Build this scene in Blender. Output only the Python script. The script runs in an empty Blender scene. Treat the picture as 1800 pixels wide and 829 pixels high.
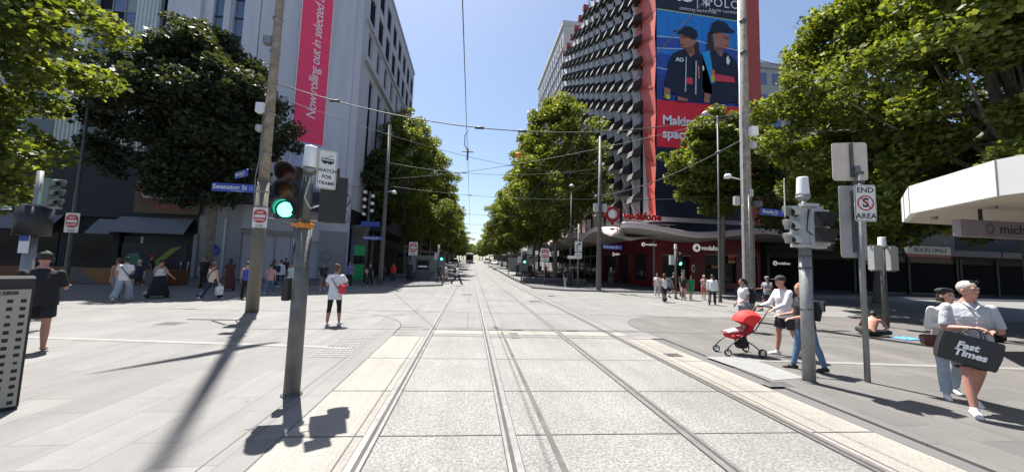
import bpy, bmesh, math, random
import numpy as np
from mathutils import Vector, Matrix, Euler
random.seed(7); rng = np.random.default_rng(7)
R = math.radians
scene = bpy.context.scene
COL = scene.collection

# ---------------------------------------------------------------- camera
cam = bpy.data.cameras.new("camera"); cam.sensor_width = 36.0; cam.lens = 620/1800*36.0
cam.clip_start = 0.05; cam.clip_end = 3000
camo = bpy.data.objects.new("camera", cam); COL.objects.link(camo)
_yw, _pt, _rl = R(6.6), R(4.6), R(1.85)
_f = Vector((math.sin(_yw)*math.cos(_pt), math.cos(_yw)*math.cos(_pt), math.sin(_pt)))
_r = Vector((math.cos(_yw), -math.sin(_yw), 0)); _u = _r.cross(_f)
_r2 = _r*math.cos(_rl)+_u*math.sin(_rl); _u2 = -_r*math.sin(_rl)+_u*math.cos(_rl)
camo.matrix_world = Matrix(((_r2.x, _u2.x, -_f.x, 0), (_r2.y, _u2.y, -_f.y, 0), (_r2.z, _u2.z, -_f.z, 1.81), (0, 0, 0, 1)))
scene.camera = camo

# ---------------------------------------------------------------- light
SUN_EL, SUN_AZ = 67.0, -26.0      # azimuth from +Y towards +X
w = bpy.data.worlds.new("World"); scene.world = w; w.use_nodes = True
nt = w.node_tree; bg = nt.nodes["Background"]
sky = nt.nodes.new("ShaderNodeTexSky"); sky.sky_type = 'NISHITA'; sky.sun_disc = False
sky.sun_elevation = R(SUN_EL); sky.sun_rotation = R(SUN_AZ); sky.altitude = 0
sky.air_density = 1.0; sky.dust_density = 1.2; sky.ozone_density = 1.5
nt.links.new(sky.outputs[0], bg.inputs[0]); bg.inputs[1].default_value = 0.075
sl = bpy.data.lights.new("sun", 'SUN'); sl.energy = 5.0; sl.angle = R(0.53); sl.color = (1.0, 0.965, 0.91)
so = bpy.data.objects.new("sun", sl); COL.objects.link(so)
S = Vector((math.sin(R(SUN_AZ))*math.cos(R(SUN_EL)), math.cos(R(SUN_AZ))*math.cos(R(SUN_EL)), math.sin(R(SUN_EL))))
so.rotation_euler = S.to_track_quat('Z', 'Y').to_euler(); so.location = (0, 0, 60)
scene.view_settings.view_transform = 'Standard'; scene.view_settings.look = 'None'
scene.view_settings.exposure = 1.25; scene.view_settings.gamma = 1.0
scene.view_settings.use_curve_mapping = False
scene.render.engine = 'CYCLES'
scene.cycles.max_bounces = 6; scene.cycles.diffuse_bounces = 3; scene.cycles.glossy_bounces = 3
scene.cycles.transmission_bounces = 4; scene.cycles.transparent_max_bounces = 8
scene.cycles.sample_clamp_indirect = 6.0

# ---------------------------------------------------------------- materials
M = {}
def mat(name, col, rough=0.6, metal=0.0, var=0.12, scale=3.0, bump=0.0, bscale=30.0, emit=None, estr=0, trans=0, streak=0, coat=0, spec=0.5, sss=0):
    m = bpy.data.materials.new(name); m.use_nodes = True; t = m.node_tree; b = t.nodes["Principled BSDF"]
    b.inputs["Roughness"].default_value = rough; b.inputs["Metallic"].default_value = metal
    b.inputs["Specular IOR Level"].default_value = spec
    if coat: b.inputs["Coat Weight"].default_value = coat
    if trans: b.inputs["Transmission Weight"].default_value = trans
    if sss:
        b.inputs["Subsurface Weight"].default_value = sss; b.inputs["Subsurface Radius"].default_value = (.02, .008, .004); b.inputs["Subsurface Scale"].default_value = 1
    if emit: b.inputs["Emission Color"].default_value = (*emit, 1); b.inputs["Emission Strength"].default_value = estr
    c = (*col, 1)
    b.inputs["Base Color"].default_value = c
    if var or bump:
        tc = t.nodes.new("ShaderNodeTexCoord")
    if var:
        n = t.nodes.new("ShaderNodeTexNoise"); n.inputs["Scale"].default_value = scale; n.inputs["Detail"].default_value = 6
        n.inputs["Roughness"].default_value = .65
        r = t.nodes.new("ShaderNodeMapRange"); r.inputs[1].default_value = .3; r.inputs[2].default_value = .7
        r.inputs[3].default_value = 1-var; r.inputs[4].default_value = 1+var
        x = t.nodes.new("ShaderNodeVectorMath"); x.operation = 'SCALE'; x.inputs[0].default_value = col
        t.links.new(tc.outputs["Object"], n.inputs["Vector"]); t.links.new(n.outputs["Fac"], r.inputs[0])
        if streak:
            mp = t.nodes.new("ShaderNodeMapping"); mp.inputs["Scale"].default_value = (1, 1, streak); t.links.new(tc.outputs["Object"], mp.inputs[0]); t.links.new(mp.outputs[0], n.inputs["Vector"])
        t.links.new(r.outputs[0], x.inputs["Scale"]); t.links.new(x.outputs[0], b.inputs["Base Color"])
    if bump:
        n2 = t.nodes.new("ShaderNodeTexNoise"); n2.inputs["Scale"].default_value = bscale; n2.inputs["Detail"].default_value = 4
        bp = t.nodes.new("ShaderNodeBump"); bp.inputs["Strength"].default_value = bump; bp.inputs["Distance"].default_value = .02
        t.links.new(tc.outputs["Object"], n2.inputs["Vector"]); t.links.new(n2.outputs["Fac"], bp.inputs["Height"]); t.links.new(bp.outputs[0], b.inputs["Normal"])
    M[name] = m; return m

def pavers(name, col, bw, bh, mortar, mcol, rotz=90, var=.12, msz=.006, rough=.6, speck=0.0, sscale=90):
    """stone slabs: brick texture in object space + large scale dirt + fine grain"""
    m = bpy.data.materials.new(name); m.use_nodes = True; t = m.node_tree; b = t.nodes["Principled BSDF"]
    b.inputs["Roughness"].default_value = rough
    tc = t.nodes.new("ShaderNodeTexCoord"); mp = t.nodes.new("ShaderNodeMapping"); mp.inputs["Rotation"].default_value = (0, 0, R(rotz))
    t.links.new(tc.outputs["Object"], mp.inputs[0])
    br = t.nodes.new("ShaderNodeTexBrick"); br.inputs["Scale"].default_value = 1; br.inputs["Brick Width"].default_value = bw
    br.inputs["Row Height"].default_value = bh; br.inputs["Mortar Size"].default_value = msz; br.inputs["Mortar Smooth"].default_value = .2
    br.offset = .37
    br.inputs["Color1"].default_value = (*[c*(1-var) for c in col], 1); br.inputs["Color2"].default_value = (*[min(1, c*(1+var)) for c in col], 1)
    br.inputs["Mortar"].default_value = (*mcol, 1)
    t.links.new(mp.outputs[0], br.inputs["Vector"])
    n1 = t.nodes.new("ShaderNodeTexNoise"); n1.inputs["Scale"].default_value = .7; n1.inputs["Detail"].default_value = 8; n1.inputs["Roughness"].default_value = .7
    t.links.new(tc.outputs["Object"], n1.inputs["Vector"])
    r1 = t.nodes.new("ShaderNodeMapRange"); r1.inputs[1].default_value = .3; r1.inputs[2].default_value = .7; r1.inputs[3].default_value = .84; r1.inputs[4].default_value = 1.12
    t.links.new(n1.outputs["Fac"], r1.inputs[0])
    n2 = t.nodes.new("ShaderNodeTexNoise"); n2.inputs["Scale"].default_value = sscale; n2.inputs["Detail"].default_value = 3
    t.links.new(tc.outputs["Object"], n2.inputs["Vector"])
    r2 = t.nodes.new("ShaderNodeMapRange"); r2.inputs[1].default_value = .35; r2.inputs[2].default_value = .65; r2.inputs[3].default_value = 1-speck; r2.inputs[4].default_value = 1+speck
    t.links.new(n2.outputs["Fac"], r2.inputs[0])
    # sparse dark spots (gum, stains)
    vo = t.nodes.new("ShaderNodeTexVoronoi"); vo.inputs["Scale"].default_value = 1.6
    t.links.new(tc.outputs["Object"], vo.inputs["Vector"])
    r3 = t.nodes.new("ShaderNodeMapRange"); r3.inputs[1].default_value = .025; r3.inputs[2].default_value = .05; r3.inputs[3].default_value = .62; r3.inputs[4].default_value = 1
    t.links.new(vo.outputs["Distance"], r3.inputs[0])
    # long streaks along the street + worn patches
    mp2 = t.nodes.new("ShaderNodeMapping"); mp2.inputs["Scale"].default_value = (2.6, .16, 1); t.links.new(tc.outputs["Object"], mp2.inputs[0])
    n4 = t.nodes.new("ShaderNodeTexNoise"); n4.inputs["Scale"].default_value = 1.0; n4.inputs["Detail"].default_value = 7; n4.inputs["Roughness"].default_value = .7; t.links.new(mp2.outputs[0], n4.inputs["Vector"])
    r4 = t.nodes.new("ShaderNodeMapRange"); r4.inputs[1].default_value = .35; r4.inputs[2].default_value = .6; r4.inputs[3].default_value = .90; r4.inputs[4].default_value = 1.05; t.links.new(n4.outputs["Fac"], r4.inputs[0])
    n5 = t.nodes.new("ShaderNodeTexNoise"); n5.inputs["Scale"].default_value = 2.3; n5.inputs["Detail"].default_value = 10; n5.inputs["Roughness"].default_value = .8; t.links.new(tc.outputs["Object"], n5.inputs["Vector"])
    r5 = t.nodes.new("ShaderNodeMapRange"); r5.inputs[1].default_value = .30; r5.inputs[2].default_value = .46; r5.inputs[3].default_value = .80; r5.inputs[4].default_value = 1.0; t.links.new(n5.outputs["Fac"], r5.inputs[0])
    a0 = t.nodes.new("ShaderNodeMath"); a0.operation = 'MULTIPLY'; t.links.new(r4.outputs[0], a0.inputs[0]); t.links.new(r5.outputs[0], a0.inputs[1])
    a1 = t.nodes.new("ShaderNodeMath"); a1.operation = 'MULTIPLY'; t.links.new(a0.outputs[0], a1.inputs[0]); t.links.new(r3.outputs[0], a1.inputs[1])
    a = t.nodes.new("ShaderNodeMath"); a.operation = 'MULTIPLY'; t.links.new(r1.outputs[0], a.inputs[0]); t.links.new(r2.outputs[0], a.inputs[1])
    a2 = t.nodes.new("ShaderNodeMath"); a2.operation = 'MULTIPLY'; t.links.new(a.outputs[0], a2.inputs[0]); t.links.new(a1.outputs[0], a2.inputs[1])
    x = t.nodes.new("ShaderNodeVectorMath"); x.operation = 'SCALE'
    t.links.new(br.outputs["Color"], x.inputs[0]); t.links.new(a2.outputs[0], x.inputs["Scale"]); t.links.new(x.outputs[0], b.inputs["Base Color"])
    bp = t.nodes.new("ShaderNodeBump"); bp.inputs["Strength"].default_value = .35; bp.inputs["Distance"].default_value = .004
    t.links.new(r2.outputs[0], bp.inputs["Height"]); t.links.new(bp.outputs[0], b.inputs["Normal"])
    M[name] = m; return m

def leafmat(name, c1, c2, trans=.35):
    m = bpy.data.materials.new(name); m.use_nodes = True; t = m.node_tree; t.nodes.remove(t.nodes["Principled BSDF"])
    out = t.nodes["Material Output"]; g = t.nodes.new("ShaderNodeNewGeometry")
    mx = t.nodes.new("ShaderNodeMix"); mx.data_type = 'RGBA'; mx.inputs[6].default_value = (*c1, 1); mx.inputs[7].default_value = (*c2, 1)
    t.links.new(g.outputs["Random Per Island"], mx.inputs[0])
    d = t.nodes.new("ShaderNodeBsdfPrincipled"); d.inputs["Roughness"].default_value = .5; d.inputs["Specular IOR Level"].default_value = .32
    tr = t.nodes.new("ShaderNodeBsdfTranslucent")
    sc = t.nodes.new("ShaderNodeVectorMath"); sc.operation = 'MULTIPLY'; sc.inputs[1].default_value = (1.8, 1.65, .5)
    t.links.new(mx.outputs[2], d.inputs["Base Color"]); t.links.new(mx.outputs[2], sc.inputs[0]); t.links.new(sc.outputs[0], tr.inputs["Color"])
    ms = t.nodes.new("ShaderNodeMixShader"); ms.inputs[0].default_value = trans
    t.links.new(d.outputs[0], ms.inputs[1]); t.links.new(tr.outputs[0], ms.inputs[2]); t.links.new(ms.outputs[0], out.inputs[0])
    M[name] = m; return m

def C(name, col, rough=.7, metal=0.0, **k):
    if name not in M: mat(name, col, rough, metal, **k)
    return M[name]
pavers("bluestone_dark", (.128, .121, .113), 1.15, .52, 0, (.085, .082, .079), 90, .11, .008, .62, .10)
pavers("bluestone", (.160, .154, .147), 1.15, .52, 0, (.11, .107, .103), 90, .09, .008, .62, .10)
pavers("bluestone_shade", (.085, .085, .09), 1.2, .6, 0, (.12, .12, .12), 0, .07, .012, .65, .08)  # shaded copy of bluestone: building shade put into the colour
pavers("asphalt_light", (.168, .163, .155), 5.2, 3.1, 0, (.11, .11, .105), 0, .03, .02, .8, .12, 60)
pavers("concrete_slab", (.195, .187, .174), 3.2, 2.6, 0, (.16, .16, .15), 0, .03, .004, .75, .34, 38)
pavers("cream_concrete", (.245, .228, .20), 3.2, 9, 0, (.4, .4, .34), 0, .02, .004, .8, .20, 60)
pavers("far_road", (.172, .167, .159), 9, 3.3, 0, (.12, .12, .115), 0, .03, .03, .8, .08)
mat("ground_mat", (.11, .108, .105), .9, var=.15, scale=.4)
mat("rail_steel", (.30, .29, .28), .45, .7, var=.2, scale=6)
mat("rail_dark", (.06, .056, .05), .8, var=.3, scale=8)
mat("joint_dark", (.095, .09, .083), .9, var=.3)
mat("tactile", (.17, .17, .165), .6, var=.06)
mat("white_paint", (.225, .222, .21), .6, var=.12, scale=9)
mat("kerb", (.17, .17, .165), .7, var=.1)
mat("galv", (.25, .25, .25), .5, .35, var=.22, scale=7)
mat("galv_dark", (.10, .10, .098), .6, .3, var=.3, scale=5)
mat("pole_paint", (.11, .105, .095), .6, .1, var=.3, scale=4, bump=.2)
mat("timber_pole", (.27, .235, .19), .85, var=.38, scale=5, bump=.6, bscale=14)
mat("sig_black", (.018, .018, .020), .5, var=.1)
mat("sig_grey", (.42, .43, .42), .5, var=.06)
mat("white_plastic", (.72, .73, .72), .45, var=.04)
mat("black_plastic", (.015, .015, .016), .45, var=.1)
mat("sign_white", (.70, .70, .67), .45, var=.05)
mat("sign_black", (.015, .015, .015), .5, var=0)
mat("sign_red", (.50, .03, .03), .5, var=.05)
mat("sign_blue", (.03, .07, .36), .5, var=.08)
mat("sign_back", (.62, .52, .44), .6, .0, var=.12, scale=4)
mat("orange", (.62, .22, .03), .6, var=.1)
mat("green_lens", (.02, .6, .35), .3, var=0, emit=(.05, 1.0, .62), estr=5.5)
mat("lens_red", (.05, .012, .01), .3, var=0)
mat("lens_amber", (.12, .05, .012), .3, var=0)
mat("wall_grey", (.53, .53, .59), .85, var=.10, scale=1.1, streak=.10)
mat("wall_pale", (.30, .30, .31), .85, var=.08, scale=1.4, streak=.2)
mat("flute", (.52, .57, .57), .8, var=.06, scale=1)
mat("spandrel", (.10, .13, .13), .6, var=.08)
mat("dark_wall", (.016, .016, .020), .8, var=.2, scale=1.5)  # near black: shade of the street fronts put into the colour
mat("dark_shop", (.014, .013, .016), .7, var=.3, scale=2)  # shopfront tone also carries the shade under canopies and trees
mat("awning_white", (.72, .72, .70), .6, var=.03, scale=1.5)
mat("soffit", (.50, .44, .36), .8, var=.06)
mat("banner_pink", (.92, .055, .15), .6, var=.03, scale=.5)
mat("text_white", (.82, .82, .82), .6, var=0); mat("text_lit", (.8, .8, .8), .6, var=0, emit=(1, 1, 1), estr=.14)
mat("navy", (.008, .011, .028), .5, var=.1)
mat("poster_red", (.82, .012, .03), .6, var=.02)
mat("frame_red", (.42, .06, .045), .6, var=.06)
mat("panel_red", (.62, .13, .10), .6, var=.08, scale=1)
mat("shop_red", (.17, .006, .010), .5, var=.1)
mat("voda_red", (.60, .01, .015), .4, var=0)
mat("hood", (.035, .034, .034), .6, var=.2)
mat("hood_face", (.15, .148, .145), .7)
mat("hood_side", (.55, .54, .53), .7, var=.1)
mat("fac_grey", (.50, .50, .53), .8, var=.14, scale=.8, streak=.2)
mat("concrete_b", (.40, .40, .39), .9, var=.13, scale=.7, streak=.12)
mat("canopy_white", (.85, .65, .62), .6, var=.06)
mat("canopy_soffit", (.52, .48, .43), .8, var=.08)
mat("wire", (.05, .05, .05), .6, var=0)
mat("insul", (.12, .11, .1), .6, var=0)
mat("bark", (.17, .15, .12), .9, var=.35, scale=5, bump=.7, bscale=9)
leafmat("leaf_a", (.042, .070, .017), (.190, .222, .050), .47)
leafmat("leaf_b", (.042, .068, .018), (.150, .182, .042), .43)
leafmat("leaf_dark", (.032, .044, .028), (.060, .076, .042), .30)  # leaf colours darkened to stand in for crowns in shade
mat("rubber", (.02, .02, .02), .8, var=.1)
mat("chrome", (.55, .55, .56), .25, .9, var=0)
def glass(name, col, rough=.08, metal=.0):
    m = mat(name, col, rough, metal, var=.15, scale=.8); m.node_tree.nodes["Principled BSDF"].inputs["Specular IOR Level"].default_value = .9; return m
glass("glass_dark", (.010, .011, .014)); M["glass_dark"].node_tree.nodes["Principled BSDF"].inputs["Specular IOR Level"].default_value = .12; glass("glass_blue", (.10, .14, .25), .15); glass("glass_pale", (.22, .24, .24), .3)

# ---------------------------------------------------------------- mesh builder
class MB:
    def __init__(s): s.v = []; s.f = []; s.m = []; s.sm = []
    def add(s, vs, fs, mi=0, smooth=False):
        o = len(s.v); s.v += [tuple(v) for v in vs]; s.f += [tuple(i+o for i in f) for f in fs]; s.m += [mi]*len(fs); s.sm += [smooth]*len(fs); return s
    def box(s, c, d, mi=0, rz=0, rx=0, ry=0):
        mt = Euler((R(rx), R(ry), R(rz))).to_matrix(); c = Vector(c); h = [x/2 for x in d]
        vs = [c+mt@Vector((h[0]*a, h[1]*b, h[2]*e)) for a in (-1, 1) for b in (-1, 1) for e in (-1, 1)]
        return s.add(vs, [(0, 1, 3, 2), (4, 6, 7, 5), (0, 4, 5, 1), (2, 3, 7, 6), (0, 2, 6, 4), (1, 5, 7, 3)], mi)
    def b2(s, x0, x1, y0, y1, z0, z1, mi=0): return s.box(((x0+x1)/2, (y0+y1)/2, (z0+z1)/2), (abs(x1-x0), abs(y1-y0), abs(z1-z0)), mi)
    def rbox(s, c, d, r=.02, mi=0, rz=0, rx=0, ry=0):
        """box with bevelled vertical (local y-thin) outline: rounded plate in XZ extruded along Y"""
        w, t, h = d; pts = []
        for (cx, cz, a0) in ((w/2-r, h/2-r, 0), (-w/2+r, h/2-r, 90), (-w/2+r, -h/2+r, 180), (w/2-r, -h/2+r, 270)):
            for k in range(5):
                a = R(a0+k*22.5); pts.append((cx+r*math.cos(a), cz+r*math.sin(a)))
        return s.prism(pts, t, c, mi, rz, rx, ry)
    def prism(s, pts, t, c=(0, 0, 0), mi=0, rz=0, rx=0, ry=0):
        """polygon in XZ extruded t along Y, centred"""
        mt = Euler((R(rx), R(ry), R(rz))).to_matrix(); c = Vector(c); n = len(pts)
        vs = [c+mt@Vector((p[0], -t/2, p[1])) for p in pts]+[c+mt@Vector((p[0], t/2, p[1])) for p in pts]
        fs = [tuple(range(n)), tuple(range(2*n-1, n-1, -1))]+[(i, i+n, (i+1) % n+n, (i+1) % n) for i in range(n)]
        return s.add(vs, fs, mi)
    def slab(s, pts, z0, z1, mi=0):
        n = len(pts); vs = [(p[0], p[1], z0) for p in pts]+[(p[0], p[1], z1) for p in pts]
        fs = [tuple(range(n-1, -1, -1)), tuple(range(n, 2*n))]+[(i, (i+1) % n, (i+1) % n+n, i+n) for i in range(n)]
        return s.add(vs, fs, mi)
    def tube(s, pts, r, n=8, mi=0, cap=True, smooth=True):
        pts = [Vector(p) for p in pts]; rs = r if isinstance(r, (list, tuple)) else [r]*len(pts)
        vs = []; up = None
        for i, p in enumerate(pts):
            d = (pts[min(i+1, len(pts)-1)]-pts[max(i-1, 0)]).normalized()
            if up is None: up = d.orthogonal().normalized()
            else:
                up = (up-d*up.dot(d)); up = up.normalized() if up.length > 1e-6 else d.orthogonal().normalized()
            q = d.cross(up)
            for k in range(n):
                a = 2*math.pi*k/n; vs.append(p+(up*math.cos(a)+q*math.sin(a))*rs[i])
        fs = [(i*n+k, i*n+(k+1) % n, (i+1)*n+(k+1) % n, (i+1)*n+k) for i in range(len(pts)-1) for k in range(n)]
        s.add(vs, fs, mi, smooth)
        if cap:
            o = len(s.v)-len(vs); s.f += [tuple(o+k for k in range(n-1, -1, -1)), tuple(o+(len(pts)-1)*n+k for k in range(n))]; s.m += [mi, mi]; s.sm += [False]*2
        return s
    def cyl(s, c, r, h, n=20, mi=0, axis='z', r2=None):
        d = {'z': (0, 0, 1), 'y': (0, 1, 0), 'x': (1, 0, 0)}[axis]; c = Vector(c); d = Vector(d)
        return s.tube([c-d*h/2, c+d*h/2], [r, r if r2 is None else r2], n, mi)
    def lathe(s, prof, c=(0, 0, 0), n=20, mi=0, axis='z'):
        vs = []
        for (r, z) in prof:
            for k in range(n):
                a = 2*math.pi*k/n; x, y = r*math.cos(a), r*math.sin(a)
                p = (x, y, z) if axis == 'z' else (x, z, y) if axis == 'y' else (z, x, y)
                vs.append((c[0]+p[0], c[1]+p[1], c[2]+p[2]))
        fs = [(i*n+k, i*n+(k+1) % n, (i+1)*n+(k+1) % n, (i+1)*n+k) for i in range(len(prof)-1) for k in range(n)]
        return s.add(vs, fs, mi, True)
    def build(s, name, mats, parent=None, loc=(0, 0, 0), bevel=0, **tags):
        me = bpy.data.meshes.new(name); me.from_pydata(s.v, [], s.f)
        if not isinstance(mats, (list, tuple)): mats = [mats]
        for m in mats: me.materials.append(M[m] if isinstance(m, str) else m)
        me.polygons.foreach_set("material_index", s.m); me.polygons.foreach_set("use_smooth", s.sm)
        bm = bmesh.new(); bm.from_mesh(me); bmesh.ops.recalc_face_normals(bm, faces=bm.faces)
        if bevel: 
            bmesh.ops.bevel(bm, geom=[e for e in bm.edges], offset=bevel, segments=2, affect='EDGES', clamp_overlap=True)
        bm.to_mesh(me); bm.free(); me.update()
        o = bpy.data.objects.new(name, me); COL.objects.link(o); o.location = loc
        if parent: o.parent = parent
        for k, v in tags.items(): o[k] = v
        return o
def tag(o, label, cat, group=None, kind=None):
    o["label"] = label; o["category"] = cat
    if group: o["group"] = group
    if kind: o["kind"] = kind
    return o
def thing(name, label, cat, loc=(0, 0, 0), rz=0, group=None):
    o = bpy.data.objects.new(name, None); COL.objects.link(o); o.empty_display_size = .2
    o.location = loc; o.rotation_euler = (0, 0, R(rz)); return tag(o, label, cat, group)
def struct(o): o["kind"] = "structure"; return o
def kids(o): return [c for c in bpy.data.objects if c.parent == o]
def dup(o, parent=None, loc=None, rz=None, label=None, scale=None, ch=None):
    c = o.copy(); COL.objects.link(c)
    if parent: c.parent = parent
    for k in kids(o):
        if k is not c: dup(k, c)
    if loc is not None: c.location = loc
    if rz is not None: c.rotation_euler = (0, 0, R(rz))
    if scale is not None: c.scale = (scale,)*3 if not isinstance(scale, tuple) else scale
    if label: c["label"] = label
    return c
def text(body, size, m, parent, loc, rot=(90, 0, 0), ext=.004, name="lettering", align='CENTER', sx=1.0, bold=0.0, shear=0, spacing=1.0):
    cu = bpy.data.curves.new("t", 'FONT'); cu.body = body; cu.size = size; cu.extrude = ext; cu.align_x = align; cu.align_y = 'CENTER'
    cu.offset = bold; cu.shear = shear; cu.resolution_u = 3; cu.space_character = spacing
    t = bpy.data.objects.new("t", cu); COL.objects.link(t)
    me = bpy.data.meshes.new_from_object(t, depsgraph=None) if False else None
    dg = bpy.context.evaluated_depsgraph_get(); me = bpy.data.meshes.new_from_object(t.evaluated_get(dg))
    bpy.data.objects.remove(t); me.name = name
    me.materials.clear(); me.materials.append(M[m])
    me.transform(Euler([R(a) for a in rot]).to_matrix().to_4x4() @ Matrix.Diagonal((sx, 1, 1, 1)))
    o = bpy.data.objects.new(name, me); COL.objects.link(o); o.location = loc
    if parent: o.parent = parent
    return o
def gz(y): 
    if y < 32: return 0.0
    return .036*(y-32) if y > 44 else .036*(y-32)**2/24.0
def gz2(y): return gz(y) if y < 44 else .036*(44-32)**2/24.0+.036*(y-44)
gz = gz2 if False else (lambda y: 0.0 if y < 32 else (.00085*(y-32)**2 if y < 44 else .1224+.0204*(min(y, 210)-44)+.010*max(0, y-210)))
# ---------------------------------------------------------------- ground, road, pavements
YS = [-60, -20, -8, 0, 10, 20, 26, 32, 34, 36, 38, 40, 42, 44, 60, 100, 160, 240, 330, 450, 640]
def strip(name, xs, y0, y1, dz, m, skew=0):
    ys = [y0]+[y for y in YS if y0 < y < y1]+[y1]; b = MB()
    vs = [(x, y+skew*x, gz(y)+dz) for y in ys for x in xs]; n = len(xs)
    b.add(vs, [(j*n+i, j*n+i+1, (j+1)*n+i+1, (j+1)*n+i) for j in range(len(ys)-1) for i in range(n-1)])
    return struct(b.build(name, m))
strip("ground", [-900, -200, -60, 0, 60, 200, 900], -60, 900, -.02, "ground_mat")
strip("cross_road", [-120, -20, 0, 20, 120], 8.9, 25.6, 0.0, "asphalt_light")
strip("main_road", [-6.5, 1.5, 9.5], 25.6, 640, 0.002, "far_road")
strip("track_bed", [-.945, 1.48, 3.9], -8, 8.95, .004, "concrete_slab")
a = strip("cream_verge", [-1.81, -.945], -8, 8.95, .004, "cream_concrete"); strip("cream_verge", [3.9, 4.75], -8, 8.95, .004, "cream_concrete")
strip("threshold_band", [-.9, 4.3], 9.25, 9.75, .006, "cream_concrete", -.02)
strip("track_bed_crossing", [-1.2, 4.15], 9.8, 640, .006, "far_road")
# slab joints
b = MB()
for y in (1.2, 2.6, 3.85, 5.15, 6.85, 8.9, 10.02, 13.2, 17.6, 21.4, 25.5):
    w_ = .007 if y < 8 else .02
    x0, x1 = (-1.8, 4.74) if y < 9 else (-4, 7)
    b.add([(x0, y-x0*.03-w_+.04, .009), (x1, y-x1*.03-w_+.04, .009), (x1, y-x1*.03+w_+.04, .009), (x0, y-x0*.03+w_+.04, .009)], [(0, 1, 2, 3)])
for x in (-1.81, 4.75, -.945-.16, 3.9+.14):
    b.add([(x-.006, -8, .0095), (x+.006, -8, .0095), (x+.006, 8.9, .0095), (x-.006, 8.9, .0095)], [(0, 1, 2, 3)])
b.add([(.88, -8, .0095), (.94, -8, .0095), (.94, 9.6, .0095), (.88, 9.6, .0095)], [(0, 1, 2, 3)])
struct(b.build("pavement_joints", "joint_dark"))
# rails: grooved tram rail = head + dark groove + lip, following the street
def rail_strips():
    st, dk = MB(), MB(); ys = [y for y in YS if y >= -8]+[640]; ys = [-8]+[y for y in ys if y > -8]
    for x, sgn in ((-.945, 1), (.49, -1), (2.45, 1), (3.885, -1)):
        def lay(b, xa, xb, dz):
            for ya, yb in zip(ys[:-1], ys[1:]):
                if yb <= ya: continue
                xx = [x+sgn*xa, x+sgn*xb]
                b.add([(xx[0], ya, gz(ya)+dz), (xx[1], ya, gz(ya)+dz), (xx[1], yb, gz(yb)+dz), (xx[0], yb, gz(yb)+dz)], [(0, 1, 2, 3)])
        lay(dk, -.07, .09, .012); lay(st, -.06, .005, .017); lay(st, .045, .078, .016)
    return st, dk
st, dk = rail_strips(); struct(dk.build("tram_rail_bed", "rail_dark")); struct(st.build("tram_rails", "rail_steel"))
# pavements with rounded kerb returns
def arc(cx, cy, r, a0, a1, n=10): return [(cx+r*math.cos(R(a0+(a1-a0)*k/n)), cy+r*math.sin(R(a0+(a1-a0)*k/n))) for k in range(n+1)]
L = [(-60, -20), (-1.815, -20)]+[(-1.815, 9.2)]+arc(-4.7, 9.9, 2.88, -5, 90, 12)+[(-60, 14.2)]
b = MB(); b.slab(L, -.3, .010); struct(b.build("pavement_near_west", "bluestone"))
Rr = [(4.755, -20), (60, -20), (60, 14.6), (20, 14.3)]+[(9.6, 12.9)]+arc(7.6, 10.4, 2.5, 80, 185, 12)
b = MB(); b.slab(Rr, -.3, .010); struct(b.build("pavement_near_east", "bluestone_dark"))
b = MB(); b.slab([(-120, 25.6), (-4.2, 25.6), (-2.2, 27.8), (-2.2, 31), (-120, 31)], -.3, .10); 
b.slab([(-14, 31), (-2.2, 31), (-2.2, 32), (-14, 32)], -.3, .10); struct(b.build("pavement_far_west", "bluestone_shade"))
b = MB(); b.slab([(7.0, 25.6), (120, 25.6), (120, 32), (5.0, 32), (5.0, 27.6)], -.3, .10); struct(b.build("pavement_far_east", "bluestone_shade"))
def kerb(name, pts, w_, z0, z1, m="kerb"):
    b = MB()
    for p, q in zip(pts[:-1], pts[1:]):
        d = (Vector(q)-Vector(p)).normalized(); n = Vector((-d.y, d.x))*w_/2; p = Vector(p); q = Vector(q)
        b.slab([p-n, q-n, q+n, p+n], z0, z1)
    return struct(b.build(name, m))
kerb("kerb_far_west", [(-120, 25.55), (-4.3, 25.55), (-2.1, 27.8)], .3, -.1, .125)
kerb("kerb_far_east", [(4.9, 27.6), (7.0, 25.5), (120, 25.5)], .3, -.1, .125)
kerb("kerb_line_west", L[2:-1]+[(-60, 14.25)], .03, 0, .013, "joint_dark")
kerb("kerb_line_east", list(reversed(Rr[2:])), .03, 0, .013, "joint_dark")
kerb("kerb_stone_line", [(-2.2, -8), (-2.2, 9.1)], .012, 0, .0125, "joint_dark")
# far footpaths along the hill street
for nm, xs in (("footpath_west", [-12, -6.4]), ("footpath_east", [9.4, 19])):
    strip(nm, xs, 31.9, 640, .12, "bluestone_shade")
# raised tram stop platforms
def platform(name, x0, x1, y0, y1, h, edge):
    b = MB(); ys = [y0]+[y for y in YS if y0 < y < y1]+[y1]
    for ya, yb in zip(ys[:-1], ys[1:]):
        vs = [(x, y, gz(y)+z) for y in (ya, yb) for x in (x0, x1) for z in (-.1, h)]
        b.add(vs, [(0, 2, 3, 1), (4, 5, 7, 6), (0, 1, 5, 4), (2, 6, 7, 3), (1, 3, 7, 5)])
    o = struct(b.build(name, "kerb"))
    c = MB(); yy = y0+.6
    while yy < y1:
        c.box((edge, yy, gz(yy)+h*.55), (.03, .35, h*.5)); yy += 2.4
    c.build("platform_vent", "joint_dark", None, kind="structure")
    return o
platform("tram_platform_east", 4.9, 7.6, 34.2, 98, .3, 4.89)
platform("tram_platform_west", -6.6, -2.4, 33.0, 98, .14, -2.39)
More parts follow.
